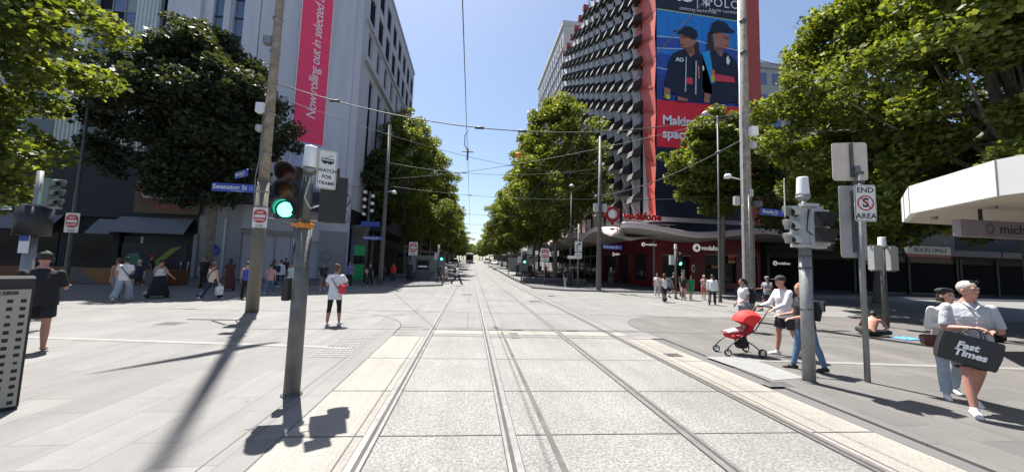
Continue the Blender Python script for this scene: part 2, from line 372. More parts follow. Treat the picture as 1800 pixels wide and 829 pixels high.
# painted / studded strips
def flat(name, pts, z, m):
    b = MB(); b.add([(p[0], p[1], z) for p in pts], [tuple(range(len(pts)))]); return struct(b.build(name, m))
flat("guide_strip_west", [(-20, 9.65), (-2.3, 7.60), (-2.3, 7.76), (-20, 9.83)], .016, "white_paint")
flat("guide_strip_east", [(5.9, 6.70), (16, 5.55), (16, 5.70), (5.9, 6.86)], .016, "white_paint")
flat("lane_line_east", [(12.6, 24.5), (11.2, 14.9), (11.35, 14.9), (12.8, 24.5)], .006, "white_paint")
flat("lane_line_far", [(-26, 12.2), (-9, 13.0), (-9, 13.12), (-26, 12.35)], .016, "white_paint")
flat("plaza_band_east", [(11.8, 14.2), (30, 11.6), (30, 13.2), (11.8, 15.2)], .0165, "kerb")
def tactile(name, pts, nx, ny):
    P = [Vector((*p, 0)) for p in pts]; b = MB(); c = MB()
    b.add([(p.x, p.y, .015) for p in P], [(0, 1, 2, 3)])
    for i in range(nx):
        for j in range(ny):
            u, v = (i+.5)/nx, (j+.5)/ny; p = P[0].lerp(P[1], u).lerp(P[3].lerp(P[2], u), v)
            b.lathe([(.026, .014), (.02, .019), (.001, .019)], (p.x, p.y, 0), 6, 1)
    return struct(b.build(name, ["tactile", C("stud", (.24, .24, .23)).name]))
tactile("tactile_paving_east", [(4.98, 7.05), (5.15, 5.55), (5.86, 5.65), (5.92, 7.05)], 30, 14)
b = MB()
for k in range(12): 
    t_ = k/11; b.add([(-2.85+.06*t_, 6.95+1.75*t_, .016), (-2.2, 6.95+1.7*t_, .016), (-2.2, 7.0+1.7*t_, .016), (-2.85, 7.0+1.75*t_, .016)], [(0, 1, 2, 3)])
for k in range(9):
    b.add([(-2.85+.08*k, 6.95, .0165), (-2.83+.08*k, 6.95, .0165), (-2.81+.08*k, 8.75, .0165), (-2.83+.08*k, 8.75, .0165)], [(0, 1, 2, 3)])
struct(b.build("tactile_paving_west", "white_paint"))
# drain grates and access covers
def cover(x, y, w_, d, label, gr=False):
    t = thing("access_cover", label, "utility cover", (x, y, .010)); b = MB(); b.box((0, 0, .002), (w_, d, .006)); b.build("plate", "kerb", t)
    c = MB()
    for k in range(5): c.box((0, -d/2+d*(k+.5)/5, .008), (w_*.86, d*.06, .004))
    c.build("grating", "joint_dark", t); return t
cover(4.35, 7.2, .34, .22, "pinkish oval utility cover in the cream strip near the pram"); cover(5.05, 5.35, .5, .22, "slotted drain grate beside the cream strip under the right traffic light")
cover(-7.6, 10.2, .55, .4, "square steel access cover on the left paving left of the tall pole"); cover(3.3, 17.5, .7, .3, "dark track drain across the rails in mid crossing")
cover(-.1, 20.5, .6, .3, "small dark track drain between the first rails"); cover(1.2, 9.1, .25, .7, "long dark points cover beside the second rail")
# ---------------------------------------------------------------- buildings
def wallgrid(b, axis, pos, a0, a1, z0, z1, holes, mi=0, depth=.35, out=1):
    """wall in plane (axis 'y': y=pos, spans x ; axis 'x': x=pos, spans y) with rectangular holes + reveals"""
    us = sorted(set([a0, a1]+[h[0] for h in holes]+[h[1] for h in holes])); zs = sorted(set([z0, z1]+[h[2] for h in holes]+[h[3] for h in holes]))
    us = [u for u in us if a0 <= u <= a1]; zs = [z for z in zs if z0 <= z <= z1]
    P = (lambda u, z, d=0: (u, pos+d, z)) if axis == 'y' else (lambda u, z, d=0: (pos+d, u, z))
    for i in range(len(us)-1):
        for j in range(len(zs)-1):
            cu, cz = (us[i]+us[i+1])/2, (zs[j]+zs[j+1])/2
            if any(h[0] < cu < h[1] and h[2] < cz < h[3] for h in holes): continue
            b.add([P(us[i], zs[j]), P(us[i+1], zs[j]), P(us[i+1], zs[j+1]), P(us[i], zs[j+1])], [(0, 1, 2, 3)], mi)
    for h in holes:
        u0, u1, c0, c1 = h[:4]; d = depth*out
        b.add([P(u0, c0), P(u1, c0), P(u1, c1), P(u0, c1), P(u0, c0, d), P(u1, c0, d), P(u1, c1, d), P(u0, c1, d)], [(0, 1, 5, 4), (1, 2, 6, 5), (2, 3, 7, 6), (3, 0, 4, 7)], mi)
# --- fluted office building (left edge)
t = thing("office_building", "pale office building with fluted pilasters and green spandrels behind the left trees", "building", (-36, 30, 0))
b = MB(); b.b2(-14, 12, .6, 26, 0, 34); b.b2(7.6+4.4, 12.0, 0, 26, 5, 34); b.build("wall", "dark_wall", t)
b = MB(); b.b2(-14, 12, .05, .6, 4.4, 8.6); b.b2(-14, 12, .0, .6, 8.6, 9.6); b.build("shopfront_fascia", "dark_wall", t)
for k, xc in enumerate((8.6+.8, 4.2+.6, -.2, -4.6, -9)):
    b = MB(); b.b2(xc-.85, xc+.85, .25, .6, 8.6, 34)
    for i in range(6): b.tube([(xc-.7+.28*i, .25, 8.6), (xc-.7+.28*i, .25, 34)], .085, 6)
    b.build("pilaster", "flute", t)
bays = [(-8.1, -5.5), (-3.7, -1.1), (.7, 3.9), (5.7, 8.5), (10.3, 11.9)]
for x0, x1 in bays:
    for k, z in enumerate((10.4, 14.6, 18.75, 22.9, 27, 31)):
        b = MB(); b.b2(x0, x1, .42, .6, z, z+1.35); b.build("spandrel", "spandrel", t)
        zt = z+4.15 if k < 5 else 34
        f = MB(); n = 3 if x1-x0 > 2 else 2
        for i in range(n+1): 
            xx = x0+(x1-x0)*i/n; f.b2(max(x0, xx-.04), min(x1, xx+.04), .46, .55, z+1.35, zt)
        f.b2(x0, x1, .455, .545, z+1.35, z+1.43); f.b2(x0, x1, .455, .545, z+2.3, z+2.37)
        wf = f.build("window", "galv", t)
        p = MB(); 
        for i in range(n):
            xa = x0+(x1-x0)*i/n+.04; xb = x0+(x1-x0)*(i+1)/n-.04
            for (za, zb) in ((z+1.43, z+2.3), (z+2.37, zt)):
                mi = random.choice([0, 0, 1, 2]); p.add([(xa, .52, za), (xb, .52, za), (xb, .52, zb), (xa, .52, zb)], [(0, 1, 2, 3)], mi)
        p.build("pane", ["glass_blue", "glass_dark", "glass_pale"], wf)
# shop fronts at street level
for i, (x0, x1, z) in enumerate([(-6, -2, 3.3), (1.4, 5.6, 3.3), (8.0, 9.6, 3.15)]):
    b = MB(); b.add([(x0, 0, z+1.1), (x1, 0, z+1.1), (x1, -.9, z), (x0, -.9, z), (x0, 0, z+1.04), (x1, 0, z+1.04), (x1, -.9, z-.08), (x0, -.9, z-.08)], [(0, 1, 2, 3), (4, 7, 6, 5), (3, 2, 6, 7), (0, 3, 7, 4), (1, 5, 6, 2)])
    b.build("awning", C("awning_dim", (.13, .13, .15)).name, t)
for x0, x1 in ((-12, -7), (-6, -1.6), (-.6, 5.2), (6.2, 9), (9.4, 11.8)):
    b = MB(); b.b2(x0, x1, .30, .34, .15, 3.1); b.build("shop_window", "glass_dark", t)
for x in (-6.5, -1.1, 5.7, 9.2, 11.9):
    b = MB(); b.b2(x-.22, x+.22, .1, .6, .1, 4.4); b.build("shop_pier", "dark_wall", t)
for x in (-5.4, .8, 10.9):
    b = MB(); b.b2(x-.1, x+.1, .2, .29, .2, 3.0); b.build("shop_mullion", "galv", t)
b = MB(); b.b2(1.0, 2.2, -.02, .04, 4.6, 5.4); b.build("small_sign", "sign_white", t)
text("G I", .9, "galv_dark", t, (2.4, -.02, 6.9))
# chemist sign above the awning, behind the tree
sg = thing("shop_sign", "shade-darkened yellow shop sign board with red band behind the big shaded tree", "sign", (-22.4, 28.7, 5.9))
b = MB(); b.rbox((0, 0, 0), (4.4, .16, 2.4), .15); b.build("board", C("sign_yellow", (.09, .055, .025)), sg)  # board, band and lettering dimmed in colour for the shade there
b = MB(); b.rbox((0, -.1, .15), (3.9, .06, 1.1), .1); b.build("band", C("sign_band", (.10, .02, .02)), sg)
text("CHEMIST", .86, C("sign_shaded", (.30, .30, .30)).name, sg, (0, -.15, .18), bold=.02); text("WAREHOUSE", .36, C("sign_redtxt", (.35, .05, .04)).name, sg, (0, -.1, -.72), bold=.01)
text("CHEMIST", .5, "voda_red", sg, (0, -.1, .85)) if False else None

# --- department store with chamfered corner
t = thing("department_store", "large grey rendered department store with a slanted corner across the crossing", "building", (-11, 33.5, 0))
# local frame: corner at origin, side facade runs +Y at x=0, chamfer runs to (-6.4,-4.4), front runs -X at y=-4.4 (world y 29.1)
H = 34.0; FX = -13.0; FY = -4.2; CX = -6.4
bl = MB(); bl.slab([(CX, FY), (CX+.04, FY+.03), (0-.02, -.02), (-.6, 1.0), (-.6, 27), (FX, 27), (FX, FY+.02)], 0, H-.3); bl.build("core", "wall_grey", t)
fr = MB(); holes = [(-9.95+0.0, -9.15, 17.6, 33), (-8.5, -7.7, 17.6, 33)]
wallgrid(fr, 'y', FY-.3, FX, CX-.1, 6.4, H, holes, 0, .28, 1); fr.b2(FX, -10.7, FY-.31, FY-.55, 9, H); fr.b2(-9.05, -8.6, FY-.31, FY-.5, 17, H)
fr.build("front_wall", "wall_grey", t)
for h in holes:
    wf = MB(); p = MB(); z = h[2]
    while z < h[3]-.2:
        wf.b2(h[0], h[1], FY-.10, FY-.05, z-.06, z+.06); p.b2(h[0], h[1], FY-.06, FY-.03, z+.06, z+1.48); z += 1.54
    o = wf.build("window", "dark_wall", t); p.build("pane", "glass_blue", o)
b = MB(); b.b2(-9.4, CX, FY-.3, FY, .1, 6.4); b.build("ground_floor_wall", "wall_pale", t)
b = MB(); b.b2(FX, -9.41, FY-.25, FY, .1, 8.6); b.b2(FX, -9.41, FY-.42, FY-.305, 6.41, 8.6); b.build("dark_shopfront", "dark_shop", t)
b = MB(); b.add([(-14.6, FY-.43, 4.4), (-9.7, FY-.43, 4.4), (-9.7, FY-1.2, 3.3), (-14.6, FY-1.2, 3.3), (-14.6, FY-.43, 4.3), (-9.7, FY-.43, 4.3), (-9.7, FY-1.2, 3.2), (-14.6, FY-1.2, 3.2)], [(0, 1, 2, 3), (4, 7, 6, 5), (3, 2, 6, 7), (0, 3, 7, 4), (1, 5, 6, 2)]); b.build("awning", "awning_dim", t)
b = MB(); b.b2(-7.6, -7.45, FY-.36, FY-.3, .1, 4.6); b.build("pier", "wall_grey", t)
b = MB(); b.b2(-9.55, -9.3, FY-.45, FY-.31, .1, 3.3); b.build("pier", "wall_pale", t)
# chamfer wall, local frame along the slant
ca = math.degrees(math.atan2(-FY, -CX)); CL = math.hypot(CX, FY)
ch = bpy.data.objects.new("corner_wall", None); COL.objects.link(ch); ch.parent = t; ch.location = (CX, FY-.3, 0); ch.rotation_euler = (0, 0, R(ca))
bpy.data.objects.remove(ch)
def CH(b):  # rotate builder verts from slant frame into store frame
    mt = Matrix.Translation((CX, FY-.28, 0)) @ Matrix.Rotation(R(ca), 4, 'Z'); b.v = [tuple(mt@Vector(v)) for v in b.v]; return b
def chl(x, y, z): return Matrix.Translation((CX, FY-.28, 0)) @ Matrix.Rotation(R(ca), 4, 'Z') @ Vector((x, y, z))
b = MB(); wallgrid(b, 'y', 0, -.05, CL, 0.1, H, [(-.04, 3.3, .2, 3.9), (4.55, 5.3, .2, 3.2)], 0, .5, 1); b.b2(CL-.55, CL+.05, -.09, -.01, 8.6, H); CH(b).build("corner_wall", "wall_grey", t)
b = MB(); b.b2(-.1, 4.5, .3, .5, .1, 5); b.b2(4.4, 5.4, .3, .5, .1, 3.4); CH(b).build("entrance_glass", "glass_dark", t)
b = MB(); b.b2(3.4, 4.45, -.12, -.01, .2, 5.6); b.b2(5.35, CL-.1, -.10, -.01, .2, 4.2); CH(b).build("corner_panel", "wall_pale", t)
b = MB(); b.b2(-.1, 3.3, -.05, .1, 3.55, 3.75); b.b2(1.2, 1.28, .02, .1, .2, 3.5); b.b2(2.2, 2.28, .02, .1, .2, 3.5); CH(b).build("door_frame", "galv", t)
b = MB(); b.b2(-.6, 5.9, -1.3, -.02, 5.75, 6.9); b.b2(-.6, 5.9, -1.45, -1.3, 5.6, 7.2); CH(b).build("corner_canopy", "navy", t)
c = MB()
for k in range(6):
    x = -.3+k*1.02; c.add([(x, -1.47, 5.85), (x+.8, -1.47, 5.8), (x+.95, -1.47, 6.25), (x+.15, -1.47, 6.3)], [(0, 1, 2, 3)])
CH(c).build("canopy_lightbox", C("dim_blue", (.05, .08, .14)), t)
b = MB(); b.b2(FX+2.2, CX-.3, FY-1.4, FY-.31, 5.7, 6.95); b.build("front_canopy", "navy", t)
c = MB(); c.add([(FX+3, FY-1.42, 5.9), (CX-.5, FY-1.42, 5.9), (CX-.5, FY-1.42, 6.2), (FX+3, FY-1.42, 6.3)], [(0, 1, 2, 3)]); c.build("canopy_lightbox", "dim_blue", t)
for x in (-8.2,): 
    b = MB(); b.lathe([(.42, 0), (.40, .05), (0.01, .06)], (x, FY-.36, 2.15), 14, 0, 'y'); b.build("wall_emblem", "sign_blue", t)
b = MB(); b.lathe([(.42, 0), (.40, .05), (0.01, .06)], (5.9, -.15, 2.0), 14, 0, 'y'); CH(b).build("wall_emblem", "sign_blue", t)
# side facade
b = MB(); hs = []; ys = [1.6+3.25*k for k in range(8)]
for y in ys:
    hs += [(y, y+1.9, 29.6, 32.3), (y, y+1.9, 25.9, 28.6), (y+.1, y+1.5, 22.0, 24.6)]
for y in ys[:7]: hs += [(y+1.2, y+2.7, 9.5, 20.2)]
wallgrid(b, 'x', 0, 0, 27, 6.4, H, hs, 0, -.5, 1)
b.b2(.002, .35, .6, 27, 21.0, 21.5); b.b2(.002, .22, .6, 27, 25.05, 25.3); b.b2(-.6, .12, -.02, 27.2, H-.001, H+.35)
b.build("side_wall", "wall_grey", t)
for h in hs:
    wf = MB(); p = MB(); n = 3 if h[2] > 25 else 2
    for i in range(n+1):
        yy = h[0]+(h[1]-h[0])*i/n; wf.b2(-.36, -.24 if n == 2 else -.1, max(h[0], yy-.06), min(h[1], yy+.06), h[2], h[3])
    zz = h[2]+(h[3]-h[2])*.5; wf.b2(-.34, -.25, h[0], h[1], zz-.05, zz+.05)
    p.b2(-.38, -.35, h[0], h[1], h[2], h[3]); o = wf.build("window", "dark_wall", t); p.build("pane", "glass_blue" if h[2] == 22.0 else "glass_dark", o)
b = MB(); b.b2(-.5, -.02, 1, 27, .1, 6.4); b.build("side_shopfront", "dark_shop", t)
b = MB(); b.b2(-.4, 3.4, 1, 27, 4.5, 5.1); b.b2(3.4, 3.55, 1, 27, 4.35, 5.5); b.build("side_canopy", "dark_wall", t)
b = MB(); b.b2(.02, .4, 3, 8, 6.9, 8.4); b.build("side_panel", C("brick_red", (.12, .03, .025)), t)
# pink advertising banner on the slanted corner
bn = thing("banner", "tall pink advertising banner with slanting white writing on the grey corner wall", "banner", tuple(Vector((-11, 33.5, 0))+chl(3.85, -.10, 11.5)), ca)
b = MB(); b.b2(-1.17, 1.17, -.04, .04, 0, 20.5); b.build("cloth", "banner_pink", bn)
b = MB(); b.b2(-1.17, 1.17, -.04, .04, -3.9, -.004); b.build("lower_cloth", C("banner_pale", (.42, .47, .62)), bn)
b = MB(); 
for x in (-1.19, 1.19): b.b2(x-.03, x+.03, -.06, .06, -4, 20.5)
b.build("edge_rail", "white_plastic", bn)
text("Now rolling out in selected areas.", 1.03, "text_white", bn, (.12, -.055, 2.1), rot=(90, -90, 0), align='LEFT', shear=0.25, ext=.003, spacing=.92)

# --- street blocks beyond the store on the left (mostly behind trees)
def block(name, label, x0, x1, y0, y1, H, m, face, rows=0, top=True, wcol="glass_dark", pitch=4):
    zb = gz((y0+y1)/2)
    t = thing(name, label, "building", ((x0+x1)/2, y0, zb)); hx = (x1-x0)/2; D = y1-y0
    b = MB(); b.b2(-hx, hx, 0, D, -1, H); b.b2(-hx-.15, hx+.15, -.15, D+.1, H+.002, H+.5); b.build("wall", m, t)
    fx = hx if face > 0 else -hx
    n = int(D/pitch)
    if rows:
        w_ = MB(); w_.b2(-.04, .05, -pitch*.28, pitch*.28, -1.1, 1.1); w0 = None; n = min(n, 18)
        for r in range(rows):
            for i in range(n):
                p = (fx, (i+.5)*D/n, 5.5+(H-6.5)*(r+.5)/rows)
                if w0 is None: w0 = w_.build("window", wcol, t, p)
                else: dup(w0, t, p)
    b = MB(); b.b2(fx-.05, fx+.06, .2, D-.2, .2, 3.6); b.build("shopfront", "dark_shop", t)
    b = MB(); s = face; b.b2(fx, fx+s*3.2, .1, D-.1, 3.9, 4.5); b.build("verandah", "concrete_b" if face < 0 else "dark_wall", t); return t
block("city_building", "low grey building just past the department store behind trees", -24, -11.3, 61, 84, 17, "concrete_b", 1, 3)
block("city_building", "brick coloured building second past the department store", -24, -11.3, 85, 120, 20, C("brick", (.20, .12, .09)).name, 1, 4)
block("city_building", "cream building third past the department store", -24, -11.3, 121, 180, 18, "wall_pale", 1, 4)
block("city_building", "far grey building at the left end of the street", -26, -11.3, 182, 300, 19, "concrete_b", 1, 4)
block("city_building", "far pale building at the right end of the street", 19.5, 36, 182, 300, 24, "wall_pale", -1, 5)
block("city_building", "mid grey building behind the right street trees", 19.5, 36, 121, 180, 26, "concrete_b", -1, 5)
# --- tall concrete slab tower right of the street
t = thing("concrete_tower", "tall pale concrete tower with a grid of small side windows behind the spiky facade", "building", (17.0, 67, gz(67)))
b = MB(); b.b2(0, 26, 0, 27, -2, 50.2); b.b2(-.25, 26.1, -.25, 27.2, 50.205, 51.2); b.build("wall", "concrete_b", t)
w_ = MB(); w_.b2(-.05, .03, 0, .95, 0, 1.9); w0 = w_.build("window", "glass_dark", t, (0, 1.0, 8+12*3.2))
for r in range(13):
    for i in range(13):
        if r > 5 and not (r == 12 and i == 0): dup(w0, t, (0, 1.0+i*2.0, 8+r*3.2))
    for zz in (8+r*3.2-1.1,): 
        s_ = MB(); s_.b2(-.16, -.001, .2, 26.8, zz, zz+.5); s_.build("spandrel", "wall_pale", t)
b = MB()
for k in range(1, 8): b.b2(.1, 25.9, -.012, 0, k*6.4-.04, k*6.4+.04)
for k in range(1, 5): b.b2(k*5.2-.04, k*5.2+.04, -.014, 0, 0, 50)
b.build("panel_joint", "galv_dark", t)
# --- red cornered office with spiky facade and billboard
t = thing("corner_office", "grey and red corner office covered in dark angular sunshades above the red shop", "building", (17, 31, 0))
BH = 42.2
b = MB(); b.b2(.01, 11, .02, 35, 6.3, BH); b.build("wall", "fac_grey", t)
b = MB(); b.b2(9.5, 11.0, -.28, .01, 6.3, BH+1); b.build("red_column", "frame_red", t)
# red folded corner strip (side face)
b = MB(); n = 14
for k in range(n):
    z0, z1 = 6.4+(BH-6.4)*k/n, 6.4+(BH-6.4)*(k+1)/n; wa, wb = 1.0+3.0*min(1, k/8), 1.0+3.0*min(1, (k+1)/8)
    o_ = -.18 if k % 2 else -.05; o2 = -.05 if k % 2 else -.18
    b.add([(o_, -.28, z0), (-.02, wa, z0), (-.02, wb, z1), (o2, -.28, z1)], [(0, 1, 2), (0, 2, 3)])
    b.add([(o_-.02, .2, z0+.1), (-.16, wa*.9, z0+1.2), (-.16, wa*.9, z0+1.5), (o_-.02, .2, z0+.4)], [(0, 1, 2, 3)], 1)
b.build("red_corner_panel", ["panel_red", "frame_red"], t)
# window strips + struts + hoods
PI_, RW = 2.45, 2.4
for c_ in range(13):
    y = 2.6+PI_*c_; wf = MB(); w0 = 7.0
    wf.b2(-.03, 0.005, y-.28, y+.28, w0, BH-.5); wf.build("window_strip", "glass_dark", t)
    st_ = MB()
    pz = []; z = 6.6+(RW/2 if c_ % 2 else 0); k = 0
    while z < BH: pz.append((-.16, y+.55, z)); pz.append((-.78, y+.72, z+RW*.72)); z += RW
    st_.tube(pz, .10, 4, 0, True, False); st_.build("strut", "hood_side", t)
def hood_mb():
    b = MB(); D_, W_, Hh = 1.15, 1.2, 1.0
    vs = [(0, -W_/2, .05), (0, W_/2, .05), (0, W_/2, Hh), (0, -W_/2, Hh), (-D_, -W_/2-.1, -.22), (-D_, W_/2-.1, -.22), (-D_*.8, W_/2-.05, .42), (-D_*.8, -W_/2-.05, .42)]
    b.add(vs, [(3, 2, 6, 7), (0, 1, 5, 4), (0, 4, 7, 3), (1, 2, 6, 5)], 0); b.add(vs, [(4, 5, 6, 7)], 1)
    return b
cells = []
for c_ in range(13):
    for k in range(16):
        z = 8.6+RW*k+(RW/2 if c_ % 2 else 0); y = 3.4+PI_*c_-.3
        if z+1 < BH: cells.append((y, z))
cells.sort(key=lambda q: q[0]**1.0*1.0+max(0, q[1]-30)*2.2)
hb = hood_mb(); h0 = None
for (y, z) in cells[:96]:
    if h0 is None: h0 = hb.build("sunshade", ["hood", "hood_face"], t, (-.05, y, z)); continue
    dup(h0, t, (-.05, y, z))
b = MB()
for (y, z) in cells[96:]:
    b.add([(v[0]-.05, v[1]+y, v[2]+z) for v in hb.v], hb.f, 0)
b.build("sunshade_field", ["hood", "hood_face"], t, kind="stuff")
for c_ in range(13): b = MB(); b.box((-.5, 3+PI_*c_, BH+.3), (.9, .5, .9)); b.build("roof_fin", C("fin_red", (.25, .06, .05)).name, t)
# shop level
b = MB(); b.b2(.3, 11, .8, 35, .1, 6.29); b.build("shop_core", "dark_shop", t)
b = MB(); wallgrid(b, 'y', .25, .0, 11, .15, 5.0, [(.9, 3.6, .2, 3.1), (5.2, 8.4, .7, 3.3), (9.2, 10.6, .4, 3.2)], 0, .4, 1)
wallgrid(b, 'x', -.0, .25, 14, .15, 5.0, [(1.6, 4.6, .7, 3.3), (5.6, 8.2, .2, 3.3), (9, 13, .7, 3.3)], 0, .4, 1); b.build("red_shop_wall", "shop_red", t)
b = MB(); b.b2(-.01, 11, .24, .8, 5.003, 6.29); b.b2(-.012, .24, .8, 14, 5.003, 6.29); b.build("upper_fascia", "navy", t)
b = MB(); b.b2(.9, 3.6, .5, .55, .2, 3.1); b.b2(5.2, 8.4, .5, .55, .7, 3.3); b.b2(9.2, 10.6, .5, .55, .4, 3.2); b.b2(.35, .4, 1.6, 13, .2, 3.3); b.build("shop_glass", "glass_dark", t)
b = MB(); b.b2(.8, 3.7, .18, .24, 3.1, 3.2); b.b2(5.1, 8.5, .18, .24, 3.3, 3.38); b.b2(-.1, 0.03, .1, .23, .1, 4.8); b.build("shop_frame", "galv", t)
b = MB(); b.b2(-.2, .2, 14.05, 35, .1, 6.2); b.build("glazed_shopfront", "glass_dark", t)
b = MB()
for k in range(8): b.b2(-.28, -.21, 14.3+k*2.6, 14.45+k*2.6, .1, 6.2)
b.b2(-.27, -.205, 14.2, 34.8, 3.2, 3.4); b.build("shopfront_mullion", "wall_pale", t)
# shop window displays
C("display_dim", (.10, .10, .12))
for k, x in enumerate((5.6, 6.2, 6.9, 7.6)): b = MB(); b.box((x, .44, 1.0+.1*(k % 2)), (.3, .04, .45)); b.build("window_display", "display_dim", t)
for (x, z, w_, h_, m_) in ((7.9, 2.75, .75, .28, C("poster_yellow", (.42, .32, .08)).name), (7.9, 3.25, .7, .4, "voda_red"), (6.1, 2.2, .6, .25, C("poster_orange", (.5, .22, .04)).name), (2.9, 1.6, .35, .5, "sign_white"), (10.0, 1.7, .5, .8, "wall_pale"), (7.0, 1.5, .5, .9, "display_dim")):
    b = MB(); b.b2(x-w_/2, x+w_/2, .2, .235, z-h_/2, z+h_/2); b.build("window_poster", m_, t)
for k, (y, z) in enumerate(((2.4, 1.3), (3.1, 1.35), (3.8, 1.3), (10, 1.4), (11.5, 1.5))):
    b = MB(); b.box((.28, y, z), (.06, .3, .5)); b.build("window_poster", "wall_pale" if k % 2 else "display_dim", t)
# wavy canopy following both fronts
def canopy(name, label, path, zf, width_in, mtop="canopy_white"):
    # path: list of (x,y,nx,ny) outer edge with inward normals
    tb = thing(name, label, "canopy", (path[0][0], path[0][1], 0)); ox, oy = path[0][0], path[0][1]; f_, s_ = MB(), MB(); V = []; s = 0; prev = None
    for (x, y, nx, ny) in path:
        if prev: s += math.hypot(x-prev[0], y-prev[1])
        prev = (x, y); z = zf(s); V.append((x-ox, y-oy, nx, ny, z))
    for i in range(len(V)-1):
        (x, y, nx, ny, z), (X, Y, NX, NY, Z) = V[i], V[i+1]
        f_.add([(x, y, z), (X, Y, Z), (X, Y, Z+.46), (x, y, z+.46), (x+nx*.25, y+ny*.25, z+.52), (X+NX*.25, Y+NY*.25, Z+.52)], [(0, 1, 2, 3), (3, 2, 5, 4)], 0, True)
        w2 = width_in
        s_.add([(x, y, z), (X, Y, Z), (X+NX*w2*.5, Y+NY*w2*.5, Z-.25), (x+nx*w2*.5, y+ny*w2*.5, z-.25), (X+NX*w2, Y+NY*w2, 4.75), (x+nx*w2, y+ny*w2, 4.75)], [(0, 1, 2, 3), (3, 2, 4, 5)], 0, True)
        f_.add([(x+nx*.25, y+ny*.25, z+.52), (X+NX*.25, Y+NY*.25, Z+.52), (X+NX*w2, Y+NY*w2, 5.6), (x+nx*w2, y+ny*w2, 5.6)], [(0, 1, 2, 3)], 0, True)
    f_.build("fascia", mtop, tb); s_.build("soffit", "canopy_soffit", tb); return tb
pth = []
for k in range(0, 161): pth.append((11.7, 66-36.2*k/160+0.0, 1, 0))
for k in range(1, 13): a = R(180+90*k/12); pth.append((13.4+1.7*math.cos(a), 29.8+1.7*math.sin(a), -math.cos(a), -math.sin(a)))
for k in range(1, 81): pth.append((13.4+21*k/80, 28.1, 0, 1))
Ls = 36.2+2.67
def zf(s):
    if s < Ls-1.0: return 4.6+.45*abs(math.sin(math.pi*(s)/7.4))**.7*1.6-.2+.02*max(0, (Ls-s))*.25
    u = s-Ls+1.0; return 4.9+.30*math.cos(2*math.pi*(u-.9)/12.5)
canopy("wavy_canopy", "white wavy edged canopy wrapping the red corner shop", pth, zf, 5.2)
# shop lettering
sg = thing("shop_sign", "big red shop name letters with white drop emblem standing on the wavy canopy", "sign", (12.2, 28.6, 5.84))
text("vodafone", .92, C("sign_deep_red", (.36, .012, .02)).name, sg, (2.35, 0, .42), ext=.06, bold=.03)
text("vodafone", .92, "text_white", sg, (2.39, .08, .39), ext=.02, bold=.05, name="lettering_edge")
b = MB(); b.lathe([(.66, -.08), (.66, .08), (.42, .1)], (-.35, 0, .5), 28, 0, 'y'); b.lathe([(.42, .1), (.42, -.1), (.66, -.08)], (-.35, 0, .5), 28, 0, 'y'); b.build("emblem_ring", "sign_deep_red", sg)
b = MB(); b.lathe([(.001, -.06), (.46, -.06), (.46, .06), (.001, .06)], (-.35, 0, .5), 24, 0, 'y'); b.build("emblem_disc", "text_white", sg)
b = MB(); b.prism([(-.02, .42), (.14, .16), (.22, -.04), (.12, -.22), (-.08, -.25), (-.22, -.1), (-.2, .08)], .04, (-.35, -.1, .55)); b.build("emblem_drop", "text_white", sg)
b = MB(); b.b2(-1.2, 5.4, .12, .2, -.18, -.1); 
for x in (-1, .4, 1.8, 3.2, 4.8): b.b2(x-.03, x+.03, .12, .2, -.5, -.1)
b.build("sign_rail", "galv_dark", sg)
def voda(label, loc, size, rz=0, col="text_lit"):
    sg = thing("shop_sign", label, "sign", loc, rz); r = size*.62
    text("vodafone", size, col, sg, (size*.75, 0, 0), ext=.01, align='LEFT', bold=size*.01)
    b = MB(); b.lathe([(.001, -.02), (r, -.02), (r, .02), (.001, .02)], (0, 0, 0), 20, 0, 'y'); b.build("emblem_disc", col, sg)
    b = MB(); b.prism([(-.02*r, .62*r), (.25*r, .3*r), (.42*r, -.1*r), (.2*r, -.45*r), (-.2*r, -.45*r), (-.42*r, -.1*r), (-.1*r, .35*r)], .02, (0, -.03, 0)); b.build("emblem_drop", "voda_red", sg)
voda("white shop name with round emblem on the red wall under the canopy", (21.3, 31.2, 3.95), .62)
voda("small white shop name hanging under the canopy near the corner", (15.1, 29.5, 3.95), .28)
voda("small white shop name in the dark right of the tall timber pole", (29.2, 30.9, 2.75), .36)
voda("tiny white shop name beside the blue street plate under the canopy", (16.95, 40.5, 3.4), .4, -90)
b = MB(); b.lathe([(.16, -.02), (.16, .02), (.27, .02), (.27, -.02), (.16, -.02)], (0, 0, 0), 20, 0, 'y'); 
o = b.build("wall_emblem", "text_white", None, (20.9, 31.15, 2.0)); tag(o, "white oval emblem ring on the red wall left of the signal", "emblem"); o.scale = (.65, 1, 1.4)
# billboard
bb = thing("billboard", "huge billboard of two players in navy jackets and caps on the corner office", "billboard", (17.0, 30.68, 0))
Wb = 9.4
b = MB(); b.b2(-.05, Wb+.05, .0, .3, 6.7, 46); b.build("panel_lower", "navy", bb)
b = MB(); b.b2(0, Wb, -.03, -.001, 13.3, 17.85); b.build("panel_red", "poster_red", bb)
court = MB()
court.add([(0, -.03, 17.855), (Wb, -.03, 17.855), (Wb, -.03, 26.75), (0, -.03, 27.05)], [(0, 1, 2, 3)], 0)
court.add([(0, -.032, 17.86), (Wb, -.032, 17.86), (Wb, -.032, 21.3), (0, -.032, 22.6)], [(0, 1, 2, 3)], 1)
court.add([(0, -.033, 22.9), (3.0, -.033, 23.1), (3.0, -.033, 24.2), (0, -.033, 24.1)], [(0, 1, 2, 3)], 1)
court.add([(5, -.033, 22.0), (Wb, -.033, 22.0), (Wb, -.033, 23.6), (5, -.033, 24.3)], [(0, 1, 2, 3)], 1)
court.add([(0, -.034, 26.95), (Wb, -.034, 26.65), (Wb, -.034, 26.75), (0, -.034, 27.05)], [(0, 1, 2, 3)], 2)
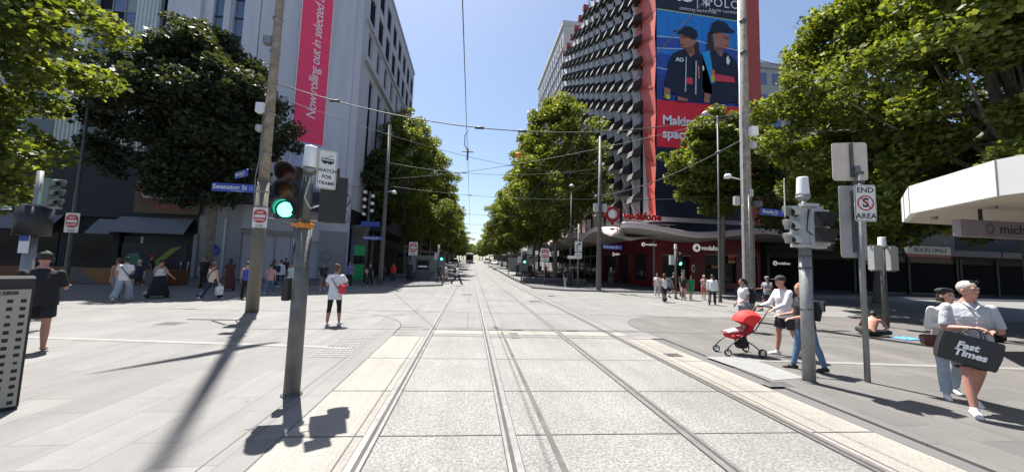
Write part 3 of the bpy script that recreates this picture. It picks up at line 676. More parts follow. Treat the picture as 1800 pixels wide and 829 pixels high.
for (x0, z0, x1, z1) in ((0, 24.15, 4, 24.3), (4, 24.15, Wb, 23.5), (0, 22.95, 3.5, 23.2), (0, 21.0, 3, 20.7), (6, 20.4, Wb, 20.1)):
    court.add([(x0, -.036, z0), (x1, -.036, z1), (x1, -.036, z1+.1), (x0, -.036, z0+.1)], [(0, 1, 2, 3)], 3)
for k in range(10):   # net
    for (xa, xb) in ((0, 1.7), (7.9, Wb), (5.6, 6.9)):
        z = 18.0+k*.25; court.add([(xa, -.037, z), (xb, -.037, z), (xb, -.037, z+.05), (xa, -.037, z+.05)], [(0, 1, 2, 3)], 4)
for k in range(38): 
    x = k*.25
    if x < 1.7 or 5.6 < x < 6.9 or x > 7.9: court.add([(x, -.038, 17.9), (x+.05, -.038, 17.9), (x+.05, -.038, 20.3), (x, -.038, 20.3)], [(0, 1, 2, 3)], 4)
court.add([(5.6, -.04, 20.5), (Wb, -.04, 20.05), (Wb, -.04, 20.5), (5.6, -.04, 20.95)], [(0, 1, 2, 3)], 3)
for k in range(1, 8): court.add([(k*1.175-.012, -.0385, 17.87), (k*1.175+.012, -.0385, 17.87), (k*1.175+.012, -.0385, 26.6), (k*1.175-.012, -.0385, 26.6)], [(0, 1, 2, 3)], 1)
court.build("panel_picture", [C("p_blue", (.01, .20, .62), .6).name, C("p_blue2", (.02, .07, .36), .6).name, C("p_lime", (.45, .55, .25)).name, C("p_line", (.45, .55, .72)).name, "navy"], bb)
def flatfig(polys, name):
    b = MB(); mats = []; 
    for i, (pts, m) in enumerate(polys):
        if m not in mats: mats.append(m)
        b.prism(pts, .012, (0, -.06-.014*i, 0), mats.index(m))
    return b.build(name, mats, bb)
C("p_skin", (.42, .17, .11)); C("p_navy", (.006, .010, .032)); C("p_hair", (.04, .02, .015)); C("p_coral", (.72, .05, .09)); C("p_cyan", (.02, .32, .72)); C("p_orange", (.75, .18, .05)); C("p_shade", (.22, .08, .055)); C("p_lip", (.35, .06, .06)); C("p_lime2", (.55, .62, .05))
flatfig([([(5.3, 25.1), (5.6, 25.4), (5.9, 23.9), (5.7, 22.6), (5.2, 23.3)], "p_hair"),
         ([(5.75, 25.3), (7.5, 25.2), (7.6, 24.1), (7.2, 23.6), (6.8, 23.7), (6.8, 22.6), (5.9, 22.8), (6.0, 23.9)], "p_skin"), ([(6.9, 24.95), (7.55, 24.9), (7.5, 24.6), (7.0, 24.65)], "p_shade"), ([(7.15, 24.05), (7.5, 24.1), (7.45, 23.95), (7.15, 23.92)], "p_lip"), ([(6.0, 23.7), (6.75, 23.75), (6.6, 23.2), (6.1, 22.9)], "p_shade"),
         ([(5.5, 25.0), (5.7, 26.1), (6.3, 26.5), (7.2, 26.35), (7.7, 25.75), (8.15, 25.6), (8.1, 25.4), (7.0, 25.35), (5.8, 25.05)], "p_navy"),
         ([(4.7, 22.3), (5.9, 23.4), (6.6, 22.7), (7.1, 23.35), (8.2, 22.5), (8.7, 20.3), (8.9, 18.6), (8.0, 18.2), (5.2, 17.9), (4.6, 19.5)], "p_navy"),
         ([(4.6, 22.9), (5.4, 23.3), (5.85, 20.0), (5.5, 19.9), (5.2, 21.0)], "p_cyan"), ([(5.6, 21.3), (5.9, 21.3), (5.9, 20.7), (5.5, 20.7)], "p_orange"), ([(5.5, 20.7), (5.9, 20.7), (5.85, 20.1), (5.5, 20.1)], "p_lime2"),
         ([(5.85, 20.9), (7.9, 20.75), (8.0, 20.2), (5.9, 20.15)], "p_coral"), ([(8.3, 18.8), (8.9, 18.8), (8.7, 18.0), (8.2, 18.1)], "p_skin"), ([(7.1, 22.6), (7.3, 22.9), (7.5, 22.3), (7.3, 21.9), (7.1, 22.1)], "text_white")], "player_right")
flatfig([([(3.6, 24.3), (4.3, 24.0), (4.5, 22.6), (4.2, 22.2), (3.7, 22.9)], "p_hair"),
         ([(2.4, 24.7), (3.9, 24.9), (4.0, 23.9), (3.7, 23.6), (3.9, 22.9), (3.4, 22.2), (2.9, 22.7), (2.95, 23.3), (2.5, 23.3), (2.35, 23.9)], "p_skin"), ([(2.42, 24.5), (3.1, 24.6), (3.0, 24.25), (2.45, 24.25)], "p_shade"), ([(2.5, 23.62), (2.85, 23.66), (2.8, 23.5), (2.52, 23.48)], "p_lip"), ([(2.9, 23.3), (3.6, 23.5), (3.7, 22.9), (3.1, 22.7)], "p_shade"),
         ([(1.7, 24.95), (2.5, 25.05), (2.8, 25.45), (3.5, 25.5), (4.1, 25.1), (4.2, 24.5), (3.8, 24.2), (2.5, 24.65), (1.8, 24.8)], "p_navy"),
         ([(1.2, 21.6), (1.6, 22.6), (2.8, 23.2), (3.4, 22.3), (4.0, 23.0), (5.1, 22.3), (5.5, 20.6), (5.6, 18.9), (4.7, 18.6), (1.9, 18.5), (.7, 18.9)], "p_navy"),
         ([(1.9, 18.9), (4.6, 18.9), (4.5, 17.95), (1.9, 17.95)], "p_navy"), ([(2.8, 20.3), (3.6, 20.25), (3.6, 19.6), (2.8, 19.65)], "p_coral"),
         ([(.7, 19.1), (1.3, 18.9), (1.2, 17.9), (.6, 18.0)], "p_skin"), ([(4.8, 18.9), (5.4, 18.8), (5.3, 17.9), (4.7, 17.95)], "p_skin"),
         ([(2.0, 18.3), (3.1, 18.1), (3.0, 17.87), (2.0, 17.87)], "p_skin"), ([(2.85, 22.3), (2.95, 22.3), (2.85, 18.8), (2.72, 18.8)], "p_line"), ([(3.85, 22.0), (3.98, 22.0), (3.9, 18.6), (3.76, 18.6)], "p_line"),
         ([(4.05, 21.5), (4.22, 21.5), (4.25, 20.2), (4.1, 20.2)], "p_orange"), ([(4.5, 21.4), (4.65, 21.6), (4.75, 21.2), (4.6, 21.0)], "text_white"),
         ([(.75, 18.3), (1.1, 18.35), (1.25, 18.1), (1.1, 17.88), (.8, 17.9)], "p_lime2")], "player_left")
text("AO", .55, "text_white", bb, (2.2, -.28, 21.9), bold=.02)
text("A", 2.0, "text_white", bb, (1.75, -.05, 28.75), bold=.07, ext=.01); text("O", 2.0, "text_white", bb, (3.15, -.05, 28.75), bold=.07, ext=.01)
text("POLO", 1.25, "text_white", bb, (7.0, -.05, 28.35), ext=.01, spacing=1.15); text("RALPH LAUREN", .36, "text_white", bb, (7.05, -.05, 27.55), ext=.01, spacing=1.3)
text("OFFICIAL OUTFITTER", .36, "text_white", bb, (4.3, -.05, 27.3), ext=.01, spacing=1.15)
b = MB(); b.b2(4.22, 4.28, -.05, -.01, 27.6, 29.6); b.build("divider", "text_white", bb)
b = MB(); b.prism([(4.75, 27.7), (4.9, 28.3), (4.7, 28.6), (4.85, 29.1), (5.1, 29.0), (5.15, 29.5), (5.35, 29.6), (5.3, 29.0), (5.6, 28.7), (5.5, 27.8), (5.35, 28.3), (5.15, 27.7), (5.05, 28.3)], .02, (0, -.05, 0)); b.build("rider_emblem", "text_white", bb)
text("Making", 1.25, "text_white", bb, (.55, -.05, 15.9), align='LEFT', bold=.035, ext=.01); text("spaces", 1.25, "text_white", bb, (.55, -.05, 14.6), align='LEFT', bold=.035, ext=.01)
# --- low dark frontages on the far side, right of the red shop
def frontage(label, x0, x1, H, y0=31.0, m="dark_wall"):  # wall, front, verandah and pier colours darkened to stand in for shade
    t = thing("shop_building", label, "building", ((x0+x1)/2, y0, 0)); hx = (x1-x0)/2
    b = MB(); b.b2(-hx+.01, hx-.01, 0, 18, 0, H); b.build("wall", m, t)
    n = max(1, int((x1-x0)/4))
    for r in range(int((H-6)/3.6)):
        for i in range(n): 
            w_ = MB(); xx = -hx+(i+.5)*(x1-x0)/n; w_.b2(xx-1.0, xx+1.0, -.05, .02, 6.6+r*3.6, 8.8+r*3.6); w_.build("window", "glass_dark", t)
    b = MB(); b.b2(-hx+.3, hx-.3, -.08, .02, .3, 3.3); b.build("shopfront", C("shop_shaded", (.008, .008, .010), .95, spec=.1).name, t)
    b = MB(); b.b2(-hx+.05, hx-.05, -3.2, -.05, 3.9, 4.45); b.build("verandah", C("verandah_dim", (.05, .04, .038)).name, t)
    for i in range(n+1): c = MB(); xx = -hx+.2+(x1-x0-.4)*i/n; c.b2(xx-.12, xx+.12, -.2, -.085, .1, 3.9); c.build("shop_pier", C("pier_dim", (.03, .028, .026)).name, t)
    return t
frontage("dark shop with verandah right of the tall timber pole", 28.2, 38, 13); 
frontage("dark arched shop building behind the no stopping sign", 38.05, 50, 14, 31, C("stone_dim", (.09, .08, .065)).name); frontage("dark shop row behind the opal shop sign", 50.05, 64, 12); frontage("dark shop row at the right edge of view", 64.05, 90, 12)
sg = thing("shop_sign", "long cream opal shop sign board in the dark at the right", "sign", (36.9, 20.6, 2.5)); 
sg.location = (41.5, 27.6, 4.3)
b = MB(); b.rbox((0, 0, 0), (4.6, .25, .72), .06); b.build("board", C("sign_cream", (.26, .25, .20)).name, sg); text("ROCKS OPALS", .52, "sign_black", sg, (.15, -.14, 0), bold=.01, spacing=1.05)
b = MB(); b.rbox((0, 0, -.5), (4.6, .24, .24), .04); b.build("under_board", C("sign_band2", (.14, .03, .02)).name, sg)
b = MB(); b.b2(-2, -1.95, -.02, .02, .35, 1.0); b.b2(1.95, 2, -.02, .02, .35, 1.0); b.build("hanger", "galv_dark", sg)
# distant grey office with roof mast, right
t = thing("office_building", "distant pale grey office with square blue windows and a lattice mast on its roof", "building", (53.5, 60, 0))
b = MB(); b.b2(0, 24, 0, 20, 0, 41.5); b.b2(-.3, 24.3, -.3, 20.3, 41.51, 42.6); b.build("wall", "concrete_b", t)
w_ = MB(); w_.b2(0, 1.7, -.06, .02, 0, 2.4); w0 = w_.build("window", "glass_blue", t, (.7, 0, 38.2))
for r in range(9):
    for i in range(8):
        if r or i: dup(w0, t, (.7+i*2.9, 0, 38.2-r*4.3))
m_ = MB()
for k in range(5):
    z = 42.6+k*1.5
    for (a_, b_) in (((1, 3), (3.4, 3)), ((3.4, 3), (3.4, 5.4)), ((3.4, 5.4), (1, 5.4)), ((1, 5.4), (1, 3))): m_.tube([(*a_, z+1.4), (*b_, z+1.4)], .09, 4)
for p in ((1, 3), (3.4, 3), (3.4, 5.4), (1, 5.4)): m_.tube([(*p, 42.6), (*p, 50.2)], .09, 4)
m_.tube([(1, 3, 49), (1, 3, 57.5)], .07, 4); m_.tube([(3.2, 4, 49), (3.2, 4, 59.5)], .07, 4); m_.build("roof_mast", "white_plastic", t)
# --- near corner shop with white awning (right)
t = thing("corner_shop", "near corner shop with a deep white awning fascia at the right edge", "building", (13.4, 5.8, 0))
b = MB(); b.b2(0, 16, -14, 0, 0, 12); b.build("wall", "concrete_b", t)
b = MB(); b.b2(-.06, -.003, -12, -1, .3, 3.1); b.b2(1, 15, .003, .06, .3, 3.1); b.build("shop_window", "glass_dark", t)
P = [(-3.4, -16), (-3.4, -.25), (-2.35, 1.85), (-.75, 3.15), (16, 3.15), (16, -16)]
b = MB(); b.slab(P, 3.42, 4.12); b.v = b.v; b.build("awning", "awning_white", t)
Pi = [(-3.3, -15.9), (-3.3, -.28), (-2.28, 1.76), (-.72, 3.05), (15.9, 3.05), (15.9, -15.9)]
b = MB(); b.slab(Pi, 3.405, 3.418); b.build("soffit", "soffit", t)
b = MB(); 
for (x, y) in ((-1.4, 2.0), (-2.2, .5)): b.lathe([(.07, 3.41), (.06, 3.34), (.001, 3.33)], (x, y, 0), 12)
b.build("soffit_light", "galv", t)
b = MB()
for p in P[1:4]: b.b2(p[0]-.008, p[0]+.008, p[1]-.008, p[1]+.008, 3.42, 4.121)
b.build("awning_seam", "galv", t)
sg = thing("hanging_sign", "grey hanging shop sign with ring emblem under the white awning", "sign", (12.15, 6.65, 2.95))
b = MB(); b.rbox((0, 0, 0), (2.7, .14, .38), .03); b.build("board", C("sign_mauve", (.26, .225, .24)).name, sg)
text("michel", .3, C("txt_dark", (.03, .03, .035)).name, sg, (-.33, -.075, .0), align='LEFT', sx=1.25, ext=.003)
b = MB(); b.lathe([(.085, -.08), (.115, -.08), (.115, -.07), (.085, -.07), (.085, -.08)], (-.58, 0, 0), 20, 0, 'y'); b.build("emblem", C("txt_grey", (.12, .11, .12)).name, sg)
b = MB(); b.b2(-.72, -.66, -.02, .02, .19, .47); b.b2(.95, 1.0, -.02, .02, .19, .47); b.build("hanger", "sig_black", sg)
# ---------------------------------------------------------------- trees
def leaves_mesh(name, centers, radii, per, size, seed, flat_=.8, lobed=True, mats=("leaf_a",), droop=.0):
    g = np.random.default_rng(seed); C_ = []; 
    for c, r, n in zip(centers, radii, per):
        d = g.normal(size=(n, 3)); d /= np.linalg.norm(d, axis=1)[:, None]; rr = r*g.random(n)**.42
        p = c+d*rr[:, None]*np.array([1, 1, .72]); C_.append(p)
    P = np.concatenate(C_); n = len(P)
    nor = g.normal(size=(n, 3))*flat_; nor[:, 2] += 1; nor[:, 1] -= .15; nor /= np.linalg.norm(nor, axis=1)[:, None]
    t = g.normal(size=(n, 3)); t -= (t*nor).sum(1)[:, None]*nor; t /= np.linalg.norm(t, axis=1)[:, None]; b = np.cross(nor, t)
    sz = size*(.45+.95*g.random(n))
    if lobed: prof = np.array([(-.5, 0, 0), (-.22, .34, .05), (.0, .30, .02), (.16, .46, .06), (.5, .05, -.08), (.2, -.44, .06), (.0, -.28, .02), (-.25, -.36, .05)])
    else: prof = np.array([(-.5, 0, 0), (0, .4, .06), (.5, 0, -.05), (0, -.4, .06)])
    k = len(prof)
    V = P[:, None, :]+sz[:, None, None]*(prof[None, :, 0, None]*t[:, None, :]+prof[None, :, 1, None]*b[:, None, :]+prof[None, :, 2, None]*nor[:, None, :])
    V = V.reshape(-1, 3); me = bpy.data.meshes.new(name); me.vertices.add(len(V)); me.vertices.foreach_set("co", V.astype(np.float32).ravel())
    me.loops.add(n*k); me.loops.foreach_set("vertex_index", np.arange(n*k, dtype=np.int32)); me.polygons.add(n)
    me.polygons.foreach_set("loop_start", np.arange(0, n*k, k, dtype=np.int32))
    mi = (g.random(n) < .25).astype(np.int32) if len(mats) > 1 else np.zeros(n, np.int32)
    me.polygons.foreach_set("material_index", mi); me.update(calc_edges=True); me.validate()
    for m in mats: me.materials.append(M[m])
    return me
def make_tree(label, loc, H, crown, seed, leaves=22000, size=.2, trunk_r=.22, mats=("leaf_a", "leaf_b"), nclump=150, group=None, cr=.95, lobed=True, gap=.0, name="plane_tree"):
    """crown = (cx,cy,cz, rx,ry,rz) ellipsoid local; egg shaped clumps near its surface"""
    g = np.random.default_rng(seed); t = thing(name, label, "tree", loc, 0, group)
    cx, cy, cz, rx, ry, rz = crown; cen = []
    while len(cen) < nclump:
        d = g.normal(size=3); d /= np.linalg.norm(d); u = g.random()**.33
        if u < .45: continue
        lump = 1+.20*math.sin(3.1*d[0]+seed)+.16*math.sin(5.3*d[1]+2*seed)+.16*math.sin(7.2*d[2]+seed*.7)+.12*g.random()
        taper = 1-.30*max(0, d[2])
        p = np.array([cx+d[0]*rx*u*lump*taper, cy+d[1]*ry*u*lump*taper, cz+d[2]*rz*u*(.9+.1*lump)])
        if gap and g.random() < gap and abs(d[2]) < .8: continue
        cen.append(p)
    cen = np.array(cen); rad = cr*(.55+.75*g.random(nclump)); per = (leaves*rad**2/np.sum(rad**2)).astype(int)
    me = leaves_mesh("crown", cen, rad, per, size, seed+5, mats=mats, lobed=lobed)
    o = bpy.data.objects.new("crown", me); COL.objects.link(o); o.parent = t
    b = MB(); hb = max(2.2, cz-rz*.75); lean = g.normal(size=2)*.012*H
    main = [(0, 0, -.1), (0, 0, .3), (lean[0]*.4, lean[1]*.4, hb*.6), (lean[0], lean[1], hb), (lean[0]*.5+cx*.5, lean[1]*.5+cy*.5, cz), (cx*.8, cy*.8, cz+rz*.6)]
    b.tube(main, [trunk_r*1.5, trunk_r*1.12, trunk_r*.92, trunk_r*.8, trunk_r*.5, trunk_r*.15], 10)
    idx = g.choice(nclump, min(nclump, 26), replace=False)
    for i in idx:
        e = cen[i]; s_ = np.array([lean[0], lean[1], hb+g.random()*(cz-hb)*.9]); mid = s_+(e-s_)*.5+np.array([0, 0, -.10*rz+.2*g.random()])
        b.tube([tuple(s_), tuple(s_+(mid-s_)*.5+g.normal(size=3)*.1), tuple(mid+g.normal(size=3)*.15), tuple(e)], [trunk_r*.42, trunk_r*.33, trunk_r*.2, trunk_r*.06], 6)
        if g.random() < .8:
            j = g.integers(nclump); e2 = mid+(cen[j]-mid)*min(1, 1.6/max(.1, np.linalg.norm(cen[j]-mid))); b.tube([tuple(mid), tuple(e2)], [trunk_r*.16, trunk_r*.04], 5)
    b.build("trunk", "bark", t); return t
# near left tree, lit from behind, trunk outside the frame
make_tree("big leafy tree with bright leaves filling the top left corner", (-16.6, 10.6, 0), 13, (.5, .4, 8.0, 4.4, 3.9, 5.2), 3, 72000, .17, .24, nclump=230, cr=.8)
# shaded tree in front of the left buildings
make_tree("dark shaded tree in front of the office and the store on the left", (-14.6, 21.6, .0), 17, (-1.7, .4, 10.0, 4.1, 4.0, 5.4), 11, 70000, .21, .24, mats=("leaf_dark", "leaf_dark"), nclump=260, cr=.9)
# near right tree
make_tree("huge bright leafy tree filling the top right above the white awning", (24.5, 12.6, 0), 19, (-2.8, .2, 11.0, 7.4, 5.8, 7.4), 21, 190000, .19, .34, nclump=420, cr=.92, gap=.0)
make_tree("second leafy tree behind the huge right one near the signal", (27.5, 21.0, 0), 14, (0, 0, 8.0, 6.0, 4.5, 4.8), 24, 34000, .25, .28, nclump=150, mats=("leaf_b", "leaf_dark"), cr=1.1)
make_tree("rounded tree in front of the billboard right of the red corner", (19.4, 25.4, .1), 15, (.1, 0, 10.5, 3.9, 2.6, 4.3), 31, 52000, .21, .17, nclump=190, cr=.75)
# rows along the hill street
src = []
for i, (s_, cr_) in enumerate(((41, (.0, 0, 11.6, 4.3, 4.3, 8.2)), (43, (.2, 0, 11.2, 4.4, 4.3, 7.4)), (47, (-.2, 0, 11.8, 4.0, 4.3, 7.9)))):
    src.append((s_, cr_))
def street_tree(label, x, y, var, sc, grp, first={}):
    if var not in first:
        s_, cr_ = src[var]; t = make_tree(label, (x, y, gz(y)+.1), 19, cr_, s_, 46000, .23, .2, nclump=230, cr=.85, group=grp, lobed=False); first[var] = t
    else: t = dup(first[var], None, (x, y, gz(y)+.1), random.uniform(0, 360), label); t["group"] = grp
    t.scale = (sc[0], sc[0], sc[1]); return t
gl, gr = "street trees on the left of the hill street", "street trees on the right of the hill street"
for k, (x, y, v, sc) in enumerate(((-7.3, 41, 0, (.95, .98)), (-7.2, 50, 1, (1.0, 1.0)), (-7.0, 60, 2, (1.05, .95)), (-7.2, 71, 0, (1.1, .9)), (-7.2, 84, 1, (1.1, .9)), (-7.0, 98, 2, (1.1, .85)), (-7.2, 114, 0, (1.1, .8)), (-7.0, 134, 1, (1.15, .8)), (-6.6, 160, 2, (1.2, .8)), (-6.2, 195, 0, (1.2, .75)), (-6, 240, 1, (1.3, .75)))):
    od = ["first", "second", "third", "fourth", "fifth", "sixth", "seventh", "eighth", "ninth", "tenth", "farthest"][k]
    street_tree(f"{od} street tree from the store corner going up the left side", x, y, v, sc, gl)
for k, (x, y, v, sc) in enumerate(((9.6, 39.5, 1, (1.25, 1.16)), (8.9, 50, 0, (1.2, 1.1)), (9.0, 61, 2, (1.2, 1.0)), (9.0, 73, 1, (1.2, .95)), (9.2, 87, 0, (1.15, .9)), (9.2, 102, 2, (1.15, .85)), (9.4, 120, 1, (1.15, .8)), (9.4, 142, 0, (1.2, .8)), (9.2, 172, 2, (1.2, .75)), (9, 210, 1, (1.2, .7)), (8.5, 255, 0, (1.3, .7)))):
    od = ["first", "second", "third", "fourth", "fifth", "sixth", "seventh", "eighth", "ninth", "tenth", "farthest"][k]
    street_tree(f"{od} street tree from the wavy canopy going up the right side", x, y, v, sc, gr)
for k, (x, y, lb) in enumerate(((-6, 300, "left tree closing the far end of the street"), (1, 325, "middle tree closing the far end of the street"), (8, 305, "right tree closing the far end of the street"))): street_tree(lb, x, y, k, (1.5, .8), "trees closing the far end of the street")
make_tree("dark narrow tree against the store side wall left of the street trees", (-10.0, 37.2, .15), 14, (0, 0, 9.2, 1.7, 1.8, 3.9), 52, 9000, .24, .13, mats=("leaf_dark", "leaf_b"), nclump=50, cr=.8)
# ---------------------------------------------------------------- poles, signals, signs, wires
def tram_pole(label, loc, H, r0, r1, m="timber_pole", steel=0):
    t = thing("tram_pole", label, "pole", loc); b = MB()
    b.tube([(0, 0, -.1), (0, 0, steel or .5), (0.01, 0, H*.4), (0, 0, H)], [r0, r0*.97, (r0+r1)/2, r1], 20)
    if not steel: b.build("shaft", m, t)
    else:
        b = MB(); b.tube([(0, 0, -.05), (0, 0, steel)], [r0, r0*.93], 20); b.tube([(0, 0, steel), (0, 0, steel+.05)], [r0*.97, r0*.97], 20); b.build("sleeve", C("sleeve_paint", (.16, .145, .115), .6, bump=.3), t)
        b = MB(); b.tube([(0, 0, steel+.02), (0.01, 0, H*.5), (0, 0, H)], [r0*.84, (r0*.9+r1)/2, r1], 20); b.build("shaft", m, t)
    return t
def boxpart(t, name, c, d, m, **k): b = MB(); b.box(c, d, **k); return b.build(name, m, t, bevel=min(d)*.12)
LP = (-6.97, 12.52, .01)
t = tram_pole("tall weathered tram pole nearest the left traffic light, brown steel foot", LP, 24.0, .185, .07, "timber_pole", 4.3)
for z in (3.0, 3.2, 3.4, 3.9, 5.2, 6.6, 8.8, 10): 
    b = MB(); b.tube([(0, 0, z), (0, 0, z+.05)], [.2, .2] if z < 5 else [.165, .165], 16); b.build("strap", "galv", t)
boxpart(t, "junction_box", (-.22, -.12, 6.75), (.28, .2, .34), "white_plastic"); boxpart(t, "camera_housing", (-.2, -.12, 6.05), (.2, .2, .22), "sig_grey")
boxpart(t, "floodlight", (-.25, 0, 9.2), (.3, .22, .3), "galv")
b = MB(); b.tube([(-.16, -.1, 3.4), (-.2, -.12, 4.4), (-.1, -.16, 5), (-.12, -.14, 6.6)], .018, 6); b.build("conduit", "galv", t)
b = MB(); b.tube([(.55, .75, 13.3), (.1, .2, 13.3), (-.3, -.45, 13.35), (-1.0, -1.4, 13.4)], [.02, .17, .13, .015], 8); b.build("lamp_arm", "galv", t)
def no_entry(label, loc, w_, rz=0, sub=True):
    t = thing("road_sign", label, "road sign", loc, rz); h = w_*1.55
    b = MB(); b.rbox((0, 0, 0), (w_, .012, h), w_*.08); b.build("plate", "sign_white", t)
    b = MB(); b.rbox((0, -.012, w_*.12), (w_*.84, .008, h*.66), w_*.3); b.build("red_disc", "sign_red", t)
    b = MB(); b.rbox((0, -.02, w_*.12), (w_*.72, .006, w_*.2), w_*.02); b.build("white_bar", "sign_white", t)
    text("NO", w_*.27, "sign_white", t, (0, -.019, w_*.40), ext=.001, bold=w_*.006); text("ENTRY", w_*.22, "sign_white", t, (0, -.019, -w_*.17), ext=.001, bold=w_*.006)
    text("TRAMS", w_*.16, "sign_black", t, (0, -.009, -w_*.58), ext=.001); text("EXCEPTED", w_*.11, "sign_black", t, (0, -.009, -w_*.70), ext=.001); return t
no_entry("no entry sign strapped to the tall weathered pole beside the green light", (LP[0]+.17, LP[1]-.32, 3.05), .42, 8)
def name_plate(label, body, loc, rz, w_, h=.24, sx=1.0, col="sign_blue"):
    t = thing("street_sign", label, "street sign", loc, rz); b = MB(); b.rbox((0, 0, 0), (w_, .03, h), .03); b.build("plate", col, t)
    text(body, h*.78, "sign_white", t, (-w_*.08, -.018, .01), ext=.001, bold=.003, sx=sx); text("City of Melbourne", h*.2, "sign_white", t, (w_*.1, -.018, -h*.38), ext=.001)
    b = MB(); b.rbox((w_*.42, -.018, 0), (w_*.09, .008, h*.6), .02); b.build("crest", C("crest_blue", (.12, .16, .5)).name, t); return t
name_plate("blue Swanston St name plate pointing left off the tall weathered pole", "Swanston St", (LP[0]-.84, LP[1]-.1, 4.02), 0, 1.3, .27)
name_plate("small blue Bourke St name plate above the other street plate, angled", "Bourke St", (LP[0]-.45, LP[1]-.42, 4.42), -40, .95, .22)
RP = (10.35, 12.15, .01)
t = tram_pole("tall timber tram pole with white conduits on the right beside the pram group", RP, 17.5, .19, .11)
b = MB(); b.tube([(-.22, -.05, .3), (-.22, -.05, 7.5), (-.2, -.05, 12.5)], .045, 10); b.build("conduit", "white_plastic", t)
b = MB(); b.tube([(-.08, -.2, .3), (-.08, -.2, 4.9)], .028, 8); b.tube([(.18, -.1, 1), (.18, -.1, 3.7), (-.15, -.2, 4.1), (-.3, -.1, 4.3)], .02, 8); b.build("conduit", "galv", t)
boxpart(t, "junction_box", (.16, -.22, 7.15), (.3, .2, .36), "white_plastic"); boxpart(t, "camera_housing", (.12, -.22, 6.6), (.22, .2, .24), "sig_grey")
boxpart(t, "control_box", (-.5, -.1, 4.45), (.2, .16, .34), "sig_grey"); boxpart(t, "control_box", (.25, -.2, 4.35), (.36, .2, .22), "galv_dark"); boxpart(t, "control_box", (0, -.22, 4.75), (.14, .1, .28), "sig_grey")
b = MB(); b.tube([(-.2, 0, 5.3), (-.75, -.1, 5.35)], .025, 8); b.lathe([(.001, .1), (.1, .08), (.15, -.06), (.001, -.07)], (-.85, -.12, 5.36), 12); b.build("camera_arm", "white_plastic", t)
for z in (2.2, 3.6, 5.9, 7.9, 10.2): b = MB(); b.tube([(0, 0, z), (0, 0, z+.05)], [.2, .2], 16); b.build("strap", "galv", t)
b = MB(); b.lathe([(.04, -.1), (.14, -.05), (.14, .05), (.04, .1)], (-.1, -.1, 10.3), 12); b.lathe([(.04, -.1), (.14, -.05), (.14, .05), (.04, .1)], (-.1, -.1, 11.6), 12); b.build("insulator", "galv_dark", t)
name_plate("blue Bourke St name plate pointing right off the tall timber pole", "Bourke St", (RP[0]+.72, RP[1]-.35, 4.05), 10, 1.15, .24)
FL, FR = (-6.27, 26.1, .1), (9.62, 25.7, .1)
t = tram_pole("slender tram pole at the far left corner beside the poster column", FL, 11.6, .17, .10, "pole_paint")
b = MB(); b.tube([(0, 0, 6.6), (.5, -.2, 6.7)], .03, 8); b.lathe([(.001, .12), (.12, .08), (.2, -.1), (.001, -.12)], (.65, -.3, 6.6), 12); b.build("camera_arm", "white_plastic", t)
t = tram_pole("slender tram pole with two pale boxes at the far right corner", FR, 11.8, .2, .11, "pole_paint")
boxpart(t, "junction_box", (-.33, -.15, 6.2), (.36, .3, .62), "sig_grey"); boxpart(t, "junction_box", (.33, -.15, 6.2), (.36, .3, .62), "sig_grey")
for i, (x, y) in enumerate(((-6.1, 44), (9.0, 46), (-6.1, 66), (9.0, 70), (-6, 96), (9, 100))):
    tram_pole(("near", "near", "middle", "middle", "far", "far")[i]+" slim tram pole among the trees on the "+("left", "right")[i % 2]+" of the hill street", (x, y, gz(y)), 11, .14, .09, "pole_paint")
def lamp_post(label, loc, H, r=.055, arm=(0, 0)):
    t = thing("lamp_post", label, "lamp post", loc); b = MB(); b.tube([(0, 0, 0), (0, 0, .1), (0, 0, H*.42), (0, 0, H*.43), (0, 0, H)], [r*2, r*1.6, r*1.25, r, r*.8], 12); b.build("post", "galv_dark", t)
    b = MB(); b.lathe([(.001, .25), (.2, .1), (.24, 0), (.001, -.04)], (arm[0], arm[1], H), 12)
    if arm != (0, 0): b.tube([(0, 0, H-.1), (arm[0], arm[1], H+.03)], .03, 8)
    b.build("lamp_head", "sig_grey", t); return t
lamp_post("thin grey lamp post in front of the red shop, left of the timber pole", (14.57, 19.23, .01), 11.2, .06, (-.8, 0))
lamp_post("thin leaning grey lamp post by the planter with a no entry sign", (-19.6, 19.8, .01), 11.0, .07, (.9, 0))
lamp_post("short lamp post with pale lamp before the wavy canopy", (8.7, 30.2, .1), 8.8, .06)
no_entry("no entry sign on the thin lamp post left of the shaded tree", (-19.45, 19.6, 3.15), .62)
for i, (x, y, z, lb) in enumerate(((-5.0, 31.7, 2.9, "no entry sign under the trees at the left stop"), (6.6, 31.0, 2.75, "no entry sign under the trees at the right stop"))):
    no_entry(lb, (x, y, z), .75); q = thing("sign_post", "slim grey post carrying the no entry sign at the "+("left", "right")[i]+" tram stop", "post", (x, y+.05, .1)); b = MB(); b.tube([(0, 0, 0), (0, 0, 3.3)], .04, 8); b.build("post", "galv", q); b = MB(); b.tube([(0, 0, 3.3), (0, 0, 3.34)], .045, 8); b.build("cap", "galv_dark", q)
